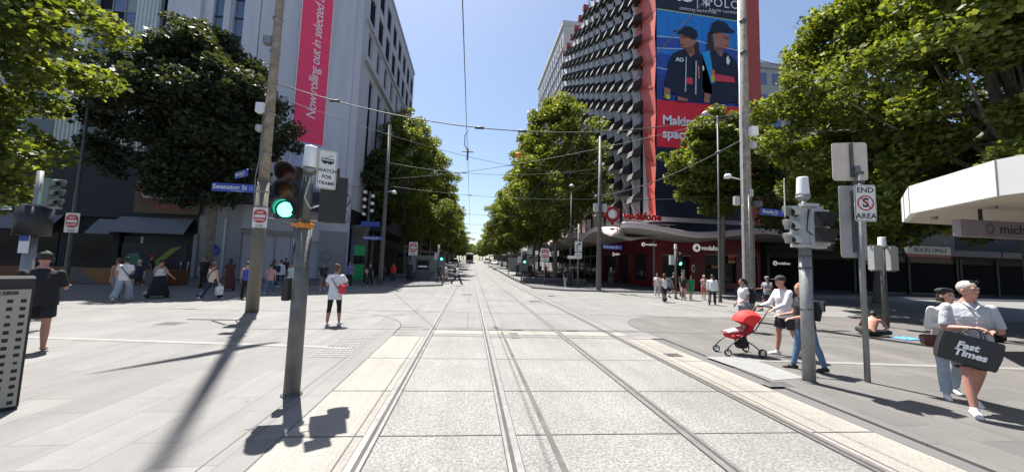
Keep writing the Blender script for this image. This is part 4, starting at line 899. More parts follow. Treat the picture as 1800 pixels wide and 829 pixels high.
# turn sign on post at the far right corner
q = thing("road_sign", "white turn right arrow sign above a small text plate by the far tram pole", "road sign", (8.78, 28.2, .1))
b = MB(); b.tube([(0, 0, 0), (0, 0, 5.2)], .05, 8); b.build("post", "galv", q)
b = MB(); b.rbox((0, -.07, 3.35), (.6, .02, .85), .05); b.build("plate", "sign_white", q); b = MB(); b.rbox((0, -.07, 2.6), (.6, .02, .5), .04); b.rbox((-.6, -.05, 2.45), (.6, .02, .25), .03); b.build("lower_plate", "sign_white", q)
b = MB(); b.tube([(-.12, -.09, 3.15), (-.12, -.09, 3.4), (-.04, -.09, 3.52), (.06, -.09, 3.56)], .035, 6); b.prism([(.05, 3.44), (.2, 3.57), (.05, 3.7)], .03, (0, -.09, 0)); b.build("arrow", "sign_black", q)
text("ONLY", .15, "sign_black", q, (0, -.085, 3.03), ext=.001, bold=.004); text("BUSES &\nTRAMS", .14, "sign_black", q, (0, -.085, 2.6), ext=.001)

def lens(t, c, m, r, rz=0, vis="sig_black", depth=.22, out=(0, -1)):
    """signal aspect: lens disc + tunnel visor, pointing along out"""
    ang = math.atan2(out[1], out[0])+math.pi/2
    rot = Matrix.Rotation(ang, 4, 'Z'); c = Vector(c)
    b = MB(); b.lathe([(.001, -.03), (r*.55, -.025), (r, -.0)], (0, 0, 0), 20, 0, 'y'); b.v = [tuple(c+rot@Vector(v)) for v in b.v]; l = b.build("lens", m, t)
    b = MB(); n = 18
    for k in range(n):
        a0, a1 = R(-30+240*k/n), R(-30+240*(k+1)/n)
        d0 = depth*(.55+.45*max(0, math.sin(a0))); d1 = depth*(.55+.45*max(0, math.sin(a1)))
        P0 = [(r*1.12*math.cos(a), y, r*1.12*math.sin(a)) for a, y in ((a0, .02), (a1, .02), (a1, -d1), (a0, -d0))]
        P1 = [(r*1.17*math.cos(a), y, r*1.17*math.sin(a)) for a, y in ((a0, .02), (a1, .02), (a1, -d1), (a0, -d0))]
        b.add(P0+P1, [(0, 1, 2, 3), (7, 6, 5, 4), (3, 2, 6, 7)], 0, True)
    b.v = [tuple(c+rot@Vector(v)) for v in b.v]; b.build("visor", vis, t)
    return l
def head3(parent, c, m, out, r=.095, lenses=("lens_red", "lens_amber", "lens_dark"), back=.0, pitch=.24):
    """three aspect head as one child empty-less part with sub-parts"""
    ang = math.atan2(out[1], out[0])+math.pi/2; hz = pitch*3
    b = MB(); b.box((0, .06, 0), (r*2.5, .13, hz)); 
    if back: b.rbox((0, .04, 0), (r*2.5+back*2, .012, hz+back*2), .05)
    rot = Matrix.Rotation(ang, 4, 'Z'); b.v = [tuple(rot@Vector(v)) for v in b.v]
    h = b.build("signal_head", m, parent, c)
    for k, l in enumerate(lenses):
        o = Vector((0, 0, pitch*(1-k))); lens(h, o, l, r, out=out, vis=m)
    return h
C("lens_dark", (.01, .03, .03), .3, var=0); C("lens_off", (.02, .02, .02), .3, var=0)
def cap(t, z, r, h, m="white_plastic"):
    b = MB(); b.lathe([(.001, z+h), (r*.82, z+h), (r*.88, z+h-.02), (r, z+.03), (r*1.06, z), (r*.5, z)], (0, 0, 0), 20); b.build("cap", m, t)
    b = MB(); b.lathe([(r*1.1, z-.05), (r*1.15, z-.02), (r*.6, z-.01), (r*.6, z-.12), (r*1.1, z-.05)], (0, 0, 0), 16); b.build("bracket", "galv", t)
# 1 near left, green
TL = (-2.26, 5.09, .01)
t = thing("traffic_light", "near left traffic light showing green with a white cap", "traffic light", TL)
b = MB(); b.tube([(0, 0, -.05), (0, 0, 2.25)], [.098, .092], 20); b.tube([(0, 0, 2.25), (0, 0, 3.05)], [.06, .06], 16); b.build("pole", C("pole_grey", (.13, .13, .125), .6, var=.35, scale=4, bump=.3), t)
cap(t, 3.04, .088, .3)
h = head3(t, (-.205, -.12, 2.665), "sig_black", (.10, -1), r=.108, lenses=("lens_red", "lens_amber", "green_lens"), pitch=.238)
b = MB(); b.tube([(0, 0, 2.2), (0, 0, 2.27)], [.108, .108], 18); b.box((-.04, -.1, 2.235), (.18, .04, .035)); b.build("clamp", "orange", t)
b = MB(); b.box((.30, .12, 2.61), (.34, .3, .64), 0, 20); b.box((.28, .05, 2.93), (.2, .2, .24), 0, 20); b.build("signal_head", "sig_black", t)
for z in (2.42, 2.68): 
    b = MB(); b.lathe([(.1, 0), (.115, .2), (.12, .2), (.105, 0), (.1, 0)], (0, 0, 0), 16, 0, 'y'); b.v = [tuple(Vector((.36, .28, z))+Matrix.Rotation(R(20), 3, 'Z')@Vector(v)) for v in b.v]; b.build("visor", "sig_black", t)
b = MB(); b.tube([(.05, -.06, 2.9), (.02, -.12, 2.6), (.1, -.12, 2.46), (.22, -.05, 2.52)], .012, 6); b.build("cable", "sig_grey", t)
b = MB(); b.tube([(-.42, -.1, 2.31), (.1, -.02, 2.23)], .008, 5); b.tube([(-.36, -.08, 2.33), (.1, .0, 2.3)], .008, 5); b.tube([(.05, 0, 2.31), (.36, .02, 2.27)], .008, 5); b.build("stay", "galv", t)
boxpart(t, "push_button", (-.13, -.05, 1.38), (.09, .14, .30), "sig_black")
b = MB(); b.lathe([(.13, 0), (.13, .012), (.1, .02)], (0, 0, 0), 16); b.build("base_plate", "galv_dark", t)
sg = thing("road_sign", "white watch for trams sign on the near left traffic light", "road sign", (TL[0]+.295, TL[1]-.16, 3.0), 30)
b = MB(); b.rbox((0, 0, 0), (.235, .006, .53), .025); b.build("plate", "sign_white", sg)
b = MB(); b.rbox((0, -.0045, 0), (.215, .003, .51), .02); b.rbox((0, -.0065, 0), (.205, .003, .5), .018, 1); b.build("border", ["sign_black", "sign_white"], sg)
b = MB(); b.rbox((0, -.010, .12), (.15, .004, .055), .008); b.rbox((-.03, -.010, .085), (.05, .004, .02), .004); b.rbox((.03, -.010, .085), (.05, .004, .02), .004)
b.tube([(-.02, -.01, .15), (.03, -.01, .19), (.06, -.01, .185)], .004, 4); b.build("tram_symbol", "sign_black", sg)
b = MB()
for k in range(4): b.rbox((-.052+.035*k, -.014, .125), (.024, .003, .022), .003)
b.build("tram_windows", "sign_white", sg)
for k, w_ in enumerate(("WATCH", "FOR", "TRAMS")): text(w_, .062, "sign_black", sg, (0, -.0095, -.02-.085*k), ext=.001, bold=.0015)
# 2 near right
TR = (5.72, 5.45, .01)
t = thing("traffic_light", "near right grey traffic light with black louvred pedestrian head and white cap", "traffic light", TR)
b = MB(); b.tube([(0, 0, -.05), (0, 0, 2.28)], [.093, .088], 20); b.tube([(0, 0, 2.28), (0, 0, 3.2)], [.055, .055], 16); b.build("pole", "galv", t)
for z in (1.2, 1.9, 2.1): b = MB(); b.tube([(0, 0, z), (0, 0, z+.02)], [.098, .098], 18); b.build("strap", "galv_dark", t)
cap(t, 3.17, .095, .31)
h = head3(t, (-.13, .02, 2.62), "sig_grey", (-1, -.02), r=.095, lenses=("lens_off",)*3, pitch=.24)
b = MB(); b.box((.20, -.04, 2.60), (.40, .16, .62), 0, 10); b.build("pedestrian_head", "sig_grey", t)
for z in (2.74, 2.47):
    b = MB(); vs = [(-.15, 0, .12), (.15, 0, .12), (.15, 0, -.12), (-.15, 0, -.12), (-.17, -.2, .09), (.13, -.2, .09), (.13, -.1, -.13), (-.08, -.1, -.13)]
    b.add(vs, [(0, 1, 5, 4), (0, 4, 7, 3), (1, 2, 6, 5), (4, 5, 6, 7)]); b.v = [tuple(Vector((.19, -.13, z))+Matrix.Rotation(R(10), 3, 'Z')@Vector(v)) for v in b.v]; b.build("louvre", "black_plastic", t)
b = MB(); b.box((-.02, -.12, 2.97), (.3, .1, .05)); b.box((.1, -.05, 2.27), (.5, .12, .05), 0, 8); b.box((.12, -.06, 2.935), (.3, .1, .04)); b.build("bracket", "sig_grey", t)
b = MB(); b.tube([(.0, -.1, 2.9), (-.12, -.18, 2.7), (-.16, -.2, 2.52), (-.06, -.2, 2.45)], .012, 6); b.build("cable", "sig_black", t)
b = MB(); b.rbox((-.22, .14, 3.12), (.5, .012, .62), .03, 0, 46); b.build("side_sign", "sign_white", t)
b = MB(); b.lathe([(.13, 0), (.13, .012), (.1, .02)], (0, 0, 0), 16); b.build("base_plate", "galv_dark", t)
# sign post right
SP = (6.81, 5.43, .01)
t = thing("sign_post", "thin grey sign post right of the near right traffic light", "post", SP); b = MB(); b.tube([(0, 0, -.05), (0, 0, 3.75)], .042, 14); b.build("post", "galv", t)
for z in (3.45, 3.62): b = MB(); b.box((0, .0, z), (.11, .12, .05)); b.build("clamp", "galv_dark", t)
sg = thing("road_sign", "beige back of a square sign, topmost on the thin grey sign post", "road sign", (SP[0]-.06, SP[1]+.08, 3.86), -16); b = MB(); b.rbox((0, 0, 0), (.56, .008, .70), .05); b.build("plate", "sign_back", sg); b = MB(); b.box((.02, -.02, .02), (.05, .03, .62)); b.build("rail", "galv_dark", sg)
sg = thing("road_sign", "tall grey sign back below the beige one on the thin sign post", "road sign", (SP[0]-.05, SP[1]+.08, 2.77), -14); b = MB(); b.rbox((0, 0, 0), (.42, .008, 1.3), .04); b.build("plate", C("sign_back2", (.34, .33, .32), .6), sg); b = MB(); b.box((0, -.02, 0), (.04, .03, 1.1)); b.build("rail", "galv_dark", sg)
sg = thing("road_sign", "white end no stopping area sign on the thin grey sign post", "road sign", (SP[0]+.03, SP[1]-.07, 3.08), -12)
b = MB(); b.rbox((0, 0, 0), (.35, .008, .65), .04); b.build("plate", "sign_white", sg)
b = MB(); b.rbox((0, -.0055, 0), (.33, .003, .63), .035); b.rbox((0, -.0085, 0), (.312, .003, .612), .03, 1); b.build("border", ["sign_black", "sign_white"], sg)
text("END", .135, "sign_black", sg, (0, -.0105, .225), ext=.001, bold=.003); text("AREA", .135, "sign_black", sg, (0, -.0105, -.235), ext=.001, bold=.003); text("S", .22, "sign_black", sg, (0, -.0105, 0), ext=.001, bold=.008)
b = MB(); b.lathe([(.112, -.012), (.136, -.012), (.136, -.010), (.112, -.010), (.112, -.012)], (0, 0, 0), 28, 0, 'y'); b.prism([(-.085, .095), (-.07, .11), (.085, -.08), (.07, -.095)], .002, (0, -.014, 0)); b.build("red_ring", "sign_red", sg)
# 3 right, further
t = thing("traffic_light", "grey traffic light seen from behind near the sitting man", "traffic light", (14.86, 11.16, .01))
b = MB(); b.tube([(0, 0, 0), (0, 0, 2.95)], [.09, .07], 14); b.build("pole", "galv_dark", t); cap(t, 2.88, .12, .34)
for x, wd in ((-.32, .34), (.36, .32)): 
    b = MB(); b.box((x, 0, 2.45), (wd, .2, .85)); b.build("signal_head", "sig_grey", t)
    c = MB(); c.lathe([(.1, 0), (.12, .22), (.125, .22), (.105, 0)], (x, .1, 2.65), 14, 0, 'y'); c.lathe([(.1, 0), (.12, .22), (.125, .22), (.105, 0)], (x, .1, 2.35), 14, 0, 'y'); c.build("visor", "sig_black", t)
b = MB(); b.box((0, 0, 2.9), (1.05, .06, .05)); b.box((0, 0, 2.0), (1.0, .06, .05)); b.build("bracket", "galv", t)
# 4 far left near cabinet
t = thing("traffic_light", "grey green traffic light behind the person in black at the left edge", "traffic light", (-9.95, 9.25, .01))
b = MB(); b.tube([(0, 0, 0), (0, 0, 2.1)], [.11, .10], 14); b.tube([(0, 0, 2.1), (0, 0, 3.6)], [.055, .055], 12); b.build("pole", "galv", t)
head3(t, (.32, 0, 3.1), C("sig_green_grey", (.16, .20, .18)).name, (1, -.1), r=.085, lenses=("lens_off",)*3, pitch=.22)
b = MB(); b.box((.14, -.02, 2.95), (.1, .1, .34)); b.build("panel", C("pale_green", (.30, .42, .36)), t)
b = MB(); b.tube([(0, 0, 2.1), (0, 0, 2.75)], [.28, .28], 18); b.build("target_board", "sig_black", t)
b = MB(); b.tube([(0, 0, 2.76), (0, 0, 2.8)], [.2, .2], 14); b.box((.2, 0, 2.76), (.6, .08, .05)); b.build("bracket", "galv", t)
b = MB(); b.box((0, -.12, 1.95), (.2, .01, .5)); b.build("notice", "sign_white", t); b = MB(); b.box((0, -.13, 2.05), (.18, .006, .16)); b.build("notice_picture", "sign_blue", t)
# 5, 6 small far signals
def small_signal(label, loc, gm=1, rz=0, H=3.2):
    t = thing("traffic_light", label, "traffic light", loc, rz); b = MB(); b.tube([(0, 0, 0), (0, 0, H)], .07, 10); b.build("pole", "galv_dark", t)
    cap(t, H-.1, .09, .3)
    h = head3(t, (.28, -.05, H-.75), "sig_black", (0, -1), r=.1, lenses=("lens_red", "lens_amber", "green_lens"), pitch=.26)
    b = MB(); b.box((.1, 0, H-.3), (.4, .05, .04)); b.box((-.22, .06, H-.8), (.26, .2, .6)); b.build("bracket", "sig_grey", t); return t
small_signal("green traffic light on the far right kerb before the red shop", (12.8, 20.85, .01)); small_signal("small green traffic light at the left platform under the trees", (-2.75, 31.2, .1), H=3.0)
small_signal("small green traffic light at the right platform under the trees", (4.85, 33.2, .1), H=3.0); 
q = thing("traffic_light", "slim pedestrian signal with white bracket in front of the store entrance", "traffic light", (-10.2, 22.5, .01)); b = MB(); b.tube([(0, 0, 0), (0, 0, 3.3)], .06, 10); b.build("pole", "galv_dark", q); cap(q, 3.2, .09, .28)
b = MB(); b.tube([(-.35, 0, 2.9), (-.35, 0, 2.5), (-.1, 0, 2.5)], .03, 6); b.tube([(.4, 0, 2.95), (.25, 0, 2.9), (.22, 0, 2.2), (.4, 0, 2.1)], .03, 6); b.build("bracket", "white_plastic", q); b = MB(); b.box((-.15, -.05, 2.35), (.22, .18, .5)); b.build("signal_head", "sig_black", q)
q = thing("traffic_light", "cluster of white backed signal lamps on a mast beside the poster column", "traffic light", (-7.5, 26.6, .1)); b = MB(); b.tube([(0, 0, 0), (0, 0, 6.7)], .08, 10); b.build("mast", "galv_dark", q)
for k in range(7): b = MB(); b.box(((-.3, .25)[k % 2], -.1, 5.0+k*.27), (.2, .2, .2)); b.build("lamp_box", "white_plastic", q)
b = MB(); b.box((0.2, -.1, 4.3), (1.3, .05, .35)); b.build("name_plate", "sign_blue", q)
name_plate("blue street plate on the far left corner beside the poster column", "Swanston St", (-6.9, 25.8, 3.35), 0, 1.3, .26); name_plate("blue street plate on the far right pole under the wavy canopy", "Swanston St", (10.6, 25.55, 3.35), 0, 1.5, .3)
# poster column
q = thing("poster_column", "round glazed poster column with green posters at the store corner", "poster column", (-8.3, 27.6, .1)); b = MB(); b.lathe([(.62, 0), (.62, .15), (.56, .2), (.56, 3.9), (.64, 3.95), (.66, 4.2), (.001, 4.3)], (0, 0, 0), 24); b.build("drum", "galv_dark", q)
def curved(t, name, r, a0, a1, z0, z1, m):
    b = MB(); n = 8
    for k in range(n):
        p = [(r*math.cos(R(a)), r*math.sin(R(a))) for a in (a0+(a1-a0)*k/n, a0+(a1-a0)*(k+1)/n)]; b.add([(*p[0], z0), (*p[1], z0), (*p[1], z1), (*p[0], z1)], [(0, 1, 2, 3)], 0, True)
    return b.build(name, m, t)
curved(q, "poster", .57, -110, -20, .25, 1.35, C("poster_green", (.02, .30, .09)).name); curved(q, "poster", .57, -110, -20, 2.0, 2.75, "poster_green"); curved(q, "poster", .572, -110, -20, 1.38, 1.98, "glass_dark"); curved(q, "poster", .57, -165, -125, 1.9, 2.9, "sign_blue")
# ---- cabinet near left
q = thing("electrical_cabinet", "perforated pale metal cabinet panel at the bottom left edge", "cabinet", (-4.97, 4.72, .01), 47.5)
b = MB(); b.b2(-2.2, 0, .02, .75, .03, 1.40); b.b2(-2.25, 0, 0, .78, 1.402, 1.46); b.build("body", "black_plastic", q)
b = MB(); b.b2(-2.1, -.02, .05, .7, 0, .028); b.build("plinth", "sig_black", q)
m = bpy.data.materials.new("perforated"); m.use_nodes = True
def perf_panel():
    b = MB(); x0, x1, z0, z1 = -2.15, -.02, .05, 1.34; nx, nz = 24, 15; px, pz = (x1-x0)/nx, (z1-z0)/nz; hl = .020
    for i in range(nx):
        for j in range(nz):
            ax, az = x0+i*px, z0+j*pz; bx, bz = ax+px, az+pz; cx, cz = (ax+bx)/2, (az+bz)/2; h = hl*(1 if (i*7+j*3) % 11 else .7)
            if j == nz-1 and (i % 24) in (20, 22, 23): h = .004
            vs = [(ax, 0, az), (bx, 0, az), (bx, 0, bz), (ax, 0, bz), (cx-h, 0, cz-h), (cx+h, 0, cz-h), (cx+h, 0, cz+h), (cx-h, 0, cz+h), (cx-h, .012, cz-h), (cx+h, .012, cz-h), (cx+h, .012, cz+h), (cx-h, .012, cz+h)]
            b.add(vs, [(0, 1, 5, 4), (1, 2, 6, 5), (2, 3, 7, 6), (3, 0, 4, 7), (4, 5, 9, 8), (5, 6, 10, 9), (6, 7, 11, 10), (7, 4, 8, 11)])
    return b
o = perf_panel().build("perforated_panel", C("panel_beige", (.36, .34, .29), .5, .2, var=.06), q)
text("2808", .055, "sign_black", q, (-.16, -.004, 1.30), ext=.001, bold=.002)
# ---- planter & street furniture, far left
q = thing("planter", "long orange and brown striped planter bench left of the walkers", "planter", (-20.0, 22.3, .01)); b = MB(); b.b2(-5, 3.4, -.5, .9, 0, .85); b.build("box", C("planter_brown", (.14, .06, .022)), q)
b = MB(); b.prism([(-1.0, .02), (.2, .02), (-1.0, .83), (-2, .83)], .012, (0, -.507, 0)); b.prism([(2.0, .02), (3.38, .02), (3.38, .83), (.9, .83)], .012, (0, -.507, 0)); b.build("stripe", C("planter_grey", (.10, .09, .09)), q); b = MB(); b.prism([(-.0, .02), (1.9, .02), (.8, .84), (-.9, .84)], .012, (0, -.509, 0)); b.build("stripe", C("planter_orange", (.22, .09, .03)), q)  # planter body and stripes painted duller to stand in for shade
q = thing("advertising_board", "green and lime advertising figure panel behind the striped planter", "sign", (-20.3, 25.4, .1)); b = MB(); b.b2(-1.9, 1.9, 0, .1, .2, 2.3); b.build("board", "dark_shop", q)
b = MB(); b.prism([(.3, .3), (.9, .3), (.6, 1.2), (1.6, 2.2), (.9, 2.0), (.1, 1.2)], .02, (0, -.02, 0)); b.build("lime_shape", C("lime", (.16, .20, .02)), q); b = MB(); b.prism([(-1.7, .3), (-.8, .3), (-.7, 1.2), (-.9, 1.7), (-1.5, 1.6), (-1.4, .9)], .02, (0, -.02, 0)); b.build("green_shape", C("teal", (.04, .14, .10)), q)  # lime and green toned down: shade put into both colours
q = thing("sandwich_board", "white sandwich board in front of the red shop entrance", "sign board", (17.4, 29.6, .1)); b = MB(); b.rbox((0, -.12, .55), (.6, .03, 1.0), .03, 0, 0, -10); b.rbox((0, .14, .55), (.6, .03, 1.0), .03, 0, 0, 10); b.build("frame", "galv", q)
b = MB(); b.rbox((0, -.145, .58), (.5, .012, .8), .01, 0, 0, -10); b.build("poster", "sign_white", q); 
for z in (.75, .62, .5): b = MB(); b.box((0, -.162-(.55-z)*-.17-.0, z), (.34, .006, .03), 0, 0, -10); b.build("text_line", "galv_dark", q)
# benches / shelters on stops
def shelter(label, loc, w_):
    t = thing("tram_shelter", label, "shelter", loc); b = MB()
    b.b2(-w_/2, w_/2, -.7, .7, 2.5, 2.62); b.build("roof", "galv_dark", t)
    for x in (-w_/2+.2, w_/2-.2):
        for y in (-.5, .5): c = MB(); c.tube([(x, y, 0), (x, y, 2.5)], .04, 8); c.build("post", "galv", t)
    c = MB(); c.b2(-w_/2+.3, w_/2-.3, .5, .53, .4, 2.2); c.build("glass_panel", "glass_pale", t); c = MB(); c.b2(-w_/2+.5, w_/2-.5, .1, .45, .42, .48); c.build("seat", "galv_dark", t); return t
shelter("glass tram shelter on the left platform behind the waiting people", (-4.4, 37, .25), 4); shelter("glass tram shelter on the right platform under the trees", (6.6, 44, .5), 4)
q = thing("ticket_kiosk", "small grey display cabinet on the left tram platform", "kiosk", (-4.2, 32.6, .1)); b = MB(); b.b2(-.6, .6, -.2, .3, 0, 1.9); b.b2(-.7, .7, -.3, .4, 1.9, 2.0); b.build("body", "galv_dark", q); b = MB(); b.b2(-.5, .5, -.22, -.2, 1.0, 1.8); b.build("screen", "glass_dark", q); b = MB(); b.b2(-.4, .4, -.23, -.222, 1.2, 1.35); b.build("notice", "sign_white", q)
def umbrella(label, x, y, s=1.0, col="dark_wall"):
    z = gz(y)+.12; t = thing("market_umbrella", label, "umbrella", (x, y, z)); b = MB(); b.tube([(0, 0, 0), (0, 0, 2.7*s)], .035, 8); b.build("pole", "galv_dark", t)
    b = MB(); n = 8; b.lathe([(.001, 2.85*s), (1.0*s, 2.5*s), (1.9*s, 2.15*s), (1.9*s, 1.98*s)], (0, 0, 0), n); b.build("canopy", col, t); b = MB(); b.lathe([(.35, 0), (.35, .08), (.05, .1)], (0, 0, 0), 12); b.build("base", "galv_dark", t)
umbrella("first dark cafe umbrella on the right footpath under the trees", 11.2, 44); umbrella("second dark cafe umbrella on the right footpath under the trees", 11.0, 49); umbrella("pale cafe umbrella on the right footpath", 10.6, 54, 1, "wall_pale"); umbrella("farthest dark cafe umbrella on the right footpath", 10.8, 61)
umbrella("dark cafe umbrella on the left footpath beyond the store", -8.4, 52); umbrella("farther dark cafe umbrella on the left footpath beyond the store", -8.4, 60)
def chair_table(label, x, y):
    t = thing("cafe_table", label, "table", (x, y, gz(y)+.12)); b = MB(); b.tube([(0, 0, 0), (0, 0, .72)], .03, 8); b.build("stem", "galv", t); b = MB(); b.lathe([(.001, .75), (.4, .75), (.4, .71), (.001, .71)], (0, 0, 0), 16); b.build("tabletop", "galv_dark", t); b = MB(); b.lathe([(.25, 0), (.25, .03), (.03, .04)], (0, 0, 0), 12); b.build("foot", "galv_dark", t)
chair_table("small round cafe table under the first dark umbrella", 10.6, 43.2); chair_table("small round cafe table under the second dark umbrella", 10.4, 48); chair_table("small round cafe table at the left beyond the store", -8.0, 51)
q = thing("low_wall", "long low dark bench wall at the right tram platform end", "bench", (9.6, 33.0, .1)); b = MB(); b.b2(-4.6, 1.5, 0, .45, 0, .45); b.build("base", "galv_dark", q); b = MB(); b.b2(-4.65, 1.55, -.03, .48, .452, .53); b.build("top", "kerb", q)
q = thing("low_wall", "low dark bench wall at the left tram platform end", "bench", (-5.4, 33.6, .1)); b = MB(); b.b2(-1.6, 1.6, 0, .45, 0, .42); b.build("base", "galv_dark", q); b = MB(); b.b2(-1.65, 1.65, -.03, .48, .422, .5); b.build("top", "kerb", q)
# ---- vehicles far up the hill
def wheel(t, x, y, r, w_=.22):
    b = MB(); b.lathe([(r*.62, -w_/2), (r, -w_/2), (r, w_/2), (r*.62, w_/2)], (x, y, r), 18, 0, 'x'); o = b.build("wheel", "rubber", t)
    b = MB(); b.lathe([(.001, -w_/2-.01), (r*.6, -w_/2), (r*.6, w_/2), (.001, w_/2+.01)], (x, y, r), 14, 0, 'x'); b.build("rim", "galv", o)
def car(label, x, y, col, van=False, face=-1, group="cars up the hill street"):
    t = thing("parked_car", label, "car", (x, y, gz(y)+.01), 0, group); t.rotation_euler = (math.atan(.036), 0, 0)
    H = 1.9 if van else 1.42; W = .88
    prof = [(-2.1, .35), (-2.15, .7), (-1.2, .92), (-.6, H), (1.3, H), (1.95, .95), (2.15, .85), (2.15, .35)] if not van else [(-2.4, .35), (-2.4, 1.0), (-1.7, 1.15), (-1.1, H+.15), (2.4, H+.2), (2.45, .35)]
    b = MB(); vs = [(s*W*(.86 if z > 1.0 else 1), y_, z) for s in (-1, 1) for (y_, z) in prof]; n = len(prof); b.add(vs, [tuple(range(n)), tuple(range(2*n-1, n-1, -1))]+[(i, (i+1) % n, (i+1) % n+n, i+n) for i in range(n)]); b.build("body", col, t, bevel=.05)
    g = MB(); za, zb = .98, H-.08; g.add([(-.68, -1.13, za+.03), (.68, -1.13, za+.03), (.66, -.70, zb), (-.66, -.70, zb)] if not van else [(-.7, -1.68, 1.22), (.7, -1.68, 1.22), (.66, -1.2, 1.85), (-.66, -1.2, 1.85)], [(0, 1, 2, 3)]); g.v = [(v[0], v[1]-.03, v[2]+.02) for v in g.v]; g.build("windscreen", "glass_dark", t)
    for sx in (-.6, .6): 
        h = MB(); h.box((sx, -2.13 if not van else -2.41, .68), (.3, .04, .14)); h.build("headlight", "white_plastic", t)
        s_ = MB(); s_.box((sx*1.28, 0.2, 1.14 if not van else 1.5), (.04, 1.9, .32)); s_.build("side_window", "glass_dark", t)
    for sx in (-.8, .8):
        for sy in (-1.35, 1.35): wheel(t, sx, sy, .32)
    b = MB(); b.box((0, -2.16 if not van else -2.42, .5), (.5, .02, .12)); b.build("number_plate", "sign_white", t)
    return t
C("car_white", (.7, .7, .7), .3, coat=.5); C("car_dark", (.03, .03, .035), .3, coat=.5); C("car_silver", (.3, .31, .32), .3, .5, coat=.5); C("car_red", (.3, .02, .02), .3, coat=.5)
car("white car leading on the right lane of the hill street", 7.6, 112, "car_white"); car("white van behind the leading white car", 5.9, 128, "car_white", True); car("dark car before the white van up the hill", 7.7, 135, "car_dark")
car("silver car farther up on the right kerb", 7.9, 150, "car_silver"); car("dark car on the left kerb up the hill", -4.6, 110, "car_dark"); car("silver car on the left kerb up the hill", -4.7, 120, "car_silver"); car("red car farther up on the left kerb", -4.7, 134, "car_red"); car("white car farthest up the left kerb", -4.6, 150, "car_white")
t = thing("tram", "small dark fronted tram far up the hill on the left track", "tram", (-.25, 118, gz(118)+.01)); t.rotation_euler = (math.atan(.036), 0, 0)
b = MB(); b.b2(-1.25, 1.25, 0, 22, .3, 3.3); b.build("body", C("tram_body", (.32, .33, .34), .4), t, bevel=.18); b = MB(); b.b2(-1.05, 1.05, -.03, .02, 1.15, 2.75); b.build("windscreen", "glass_dark", t); b = MB(); b.b2(-.8, .8, -.04, -.031, 2.82, 3.08); b.build("destination_panel", C("dest", (.2, .14, .02)), t)
for x in (-.8, .8): b = MB(); b.lathe([(.001, -.06), (.12, -.05), (.12, 0)], (x, 0, .8), 12, 0, 'y'); b.build("headlight", "white_plastic", t)
b = MB(); b.b2(-1.26, 1.26, .6, 21, 1.3, 2.4); b.build("side_window_band", "glass_dark", t); b = MB(); b.tube([(0, 8, 3.3), (0, 9, 4.2), (0, 8, 5.3)], .04, 6); b.tube([(-.7, 8, 5.3), (.7, 8, 5.3)], .03, 6); b.build("pantograph", "galv_dark", t)
# ---- overhead wires
def wire(label, p, q, sag=.15, r=.012, grp="overhead tram wires", extras=()):
    p, q = Vector(p), Vector(q); n = 14; o = (p+q)/2; t = MB()
    pts = [p.lerp(q, k/n)-o-Vector((0, 0, sag*4*(k/n)*(1-k/n))) for k in range(n+1)]
    t.tube(pts, r, 6)
    for f in extras:
        c = p.lerp(q, f)-o-Vector((0, 0, sag*4*f*(1-f))); t.tube([c-(q-p).normalized()*.16, c+(q-p).normalized()*.16], r*2.6, 6)
    w_ = t.build("overhead_wire", "wire", None, tuple(o)); return tag(w_, label, "wire", grp)
wire("contact wire over the left track running up the street", (-.30, -3, 5.75), (-.22, 27, 5.9), .05, .009); wire("contact wire over the left track beyond the crossing", (-.22, 27, 5.9), (-.22, 120, 9.0), .1, .012)
wire("contact wire over the right track running up the street", (3.22, 1.5, 5.7), (3.2, 27, 5.9), .05, .009); wire("contact wire over the right track beyond the crossing", (3.2, 27, 5.9), (3.2, 120, 9.0), .1, .012)
a = (LP[0], LP[1], 7.75); c_ = (RP[0], RP[1], 8.0)
wire("span wire from the tall weathered pole across the near tracks", a, c_, 1.25, .018, extras=(.12, .41, .5)); wire("thinner span wire just below, left pole to centre", (LP[0], LP[1], 7.3), (FR[0], FR[1], 9.0), .8, .010, extras=(.2,))
wire("thick feeder wire drooping from the timber pole to the far corner", (RP[0], RP[1], 6.95), (FR[0], FR[1], 7.3), .45, .024, extras=(.1, .9)); wire("span wire between timber pole and far left pole", (RP[0], RP[1], 7.9), (FL[0], FL[1], 7.7), .5, .014, extras=(.25, .5, .75))
wire("long span wire between the two far corner poles", (FL[0], FL[1], 8.9), (FR[0], FR[1], 9.4), .7, .016, extras=(.35, .6)); wire("lower span wire between the two far corner poles", (FL[0], FL[1], 7.2), (FR[0], FR[1], 7.0), .35, .014, extras=(.3, .38, .6))
wire("cross wire over the first trees", (-6.1, 44, 8.4), (9, 46, 8.6), .5, .018, extras=(.35, .6)); wire("second cross wire over the hill street", (-6.1, 66, 9.6), (9, 70, 9.8), .5, .022, extras=(.35, .6)); wire("third cross wire over the hill street", (-6, 96, 10.5), (9, 100, 10.7), .5, .026)
wire("wire curving from far left pole towards the store", (FL[0], FL[1], 7.3), (-17, 28, 7.2), .3, .012, extras=(.4,)); wire("wire from far left pole down the cross street", (FL[0], FL[1], 6.5), (-2, 12.2, 6.4), .2, .010); wire("wire running right off the timber pole", (RP[0], RP[1], 10.3), (34, 14, 10), .6, .014)
wire("curved wire across the billboard front", (FR[0], FR[1], 7.2), (22, 24, 8.2), .5, .02, extras=(.3, .6)); wire("wire from the far right pole to the wavy canopy corner tree", (FR[0], FR[1], 8.8), (3.2, 40, 6.4), .2, .012)
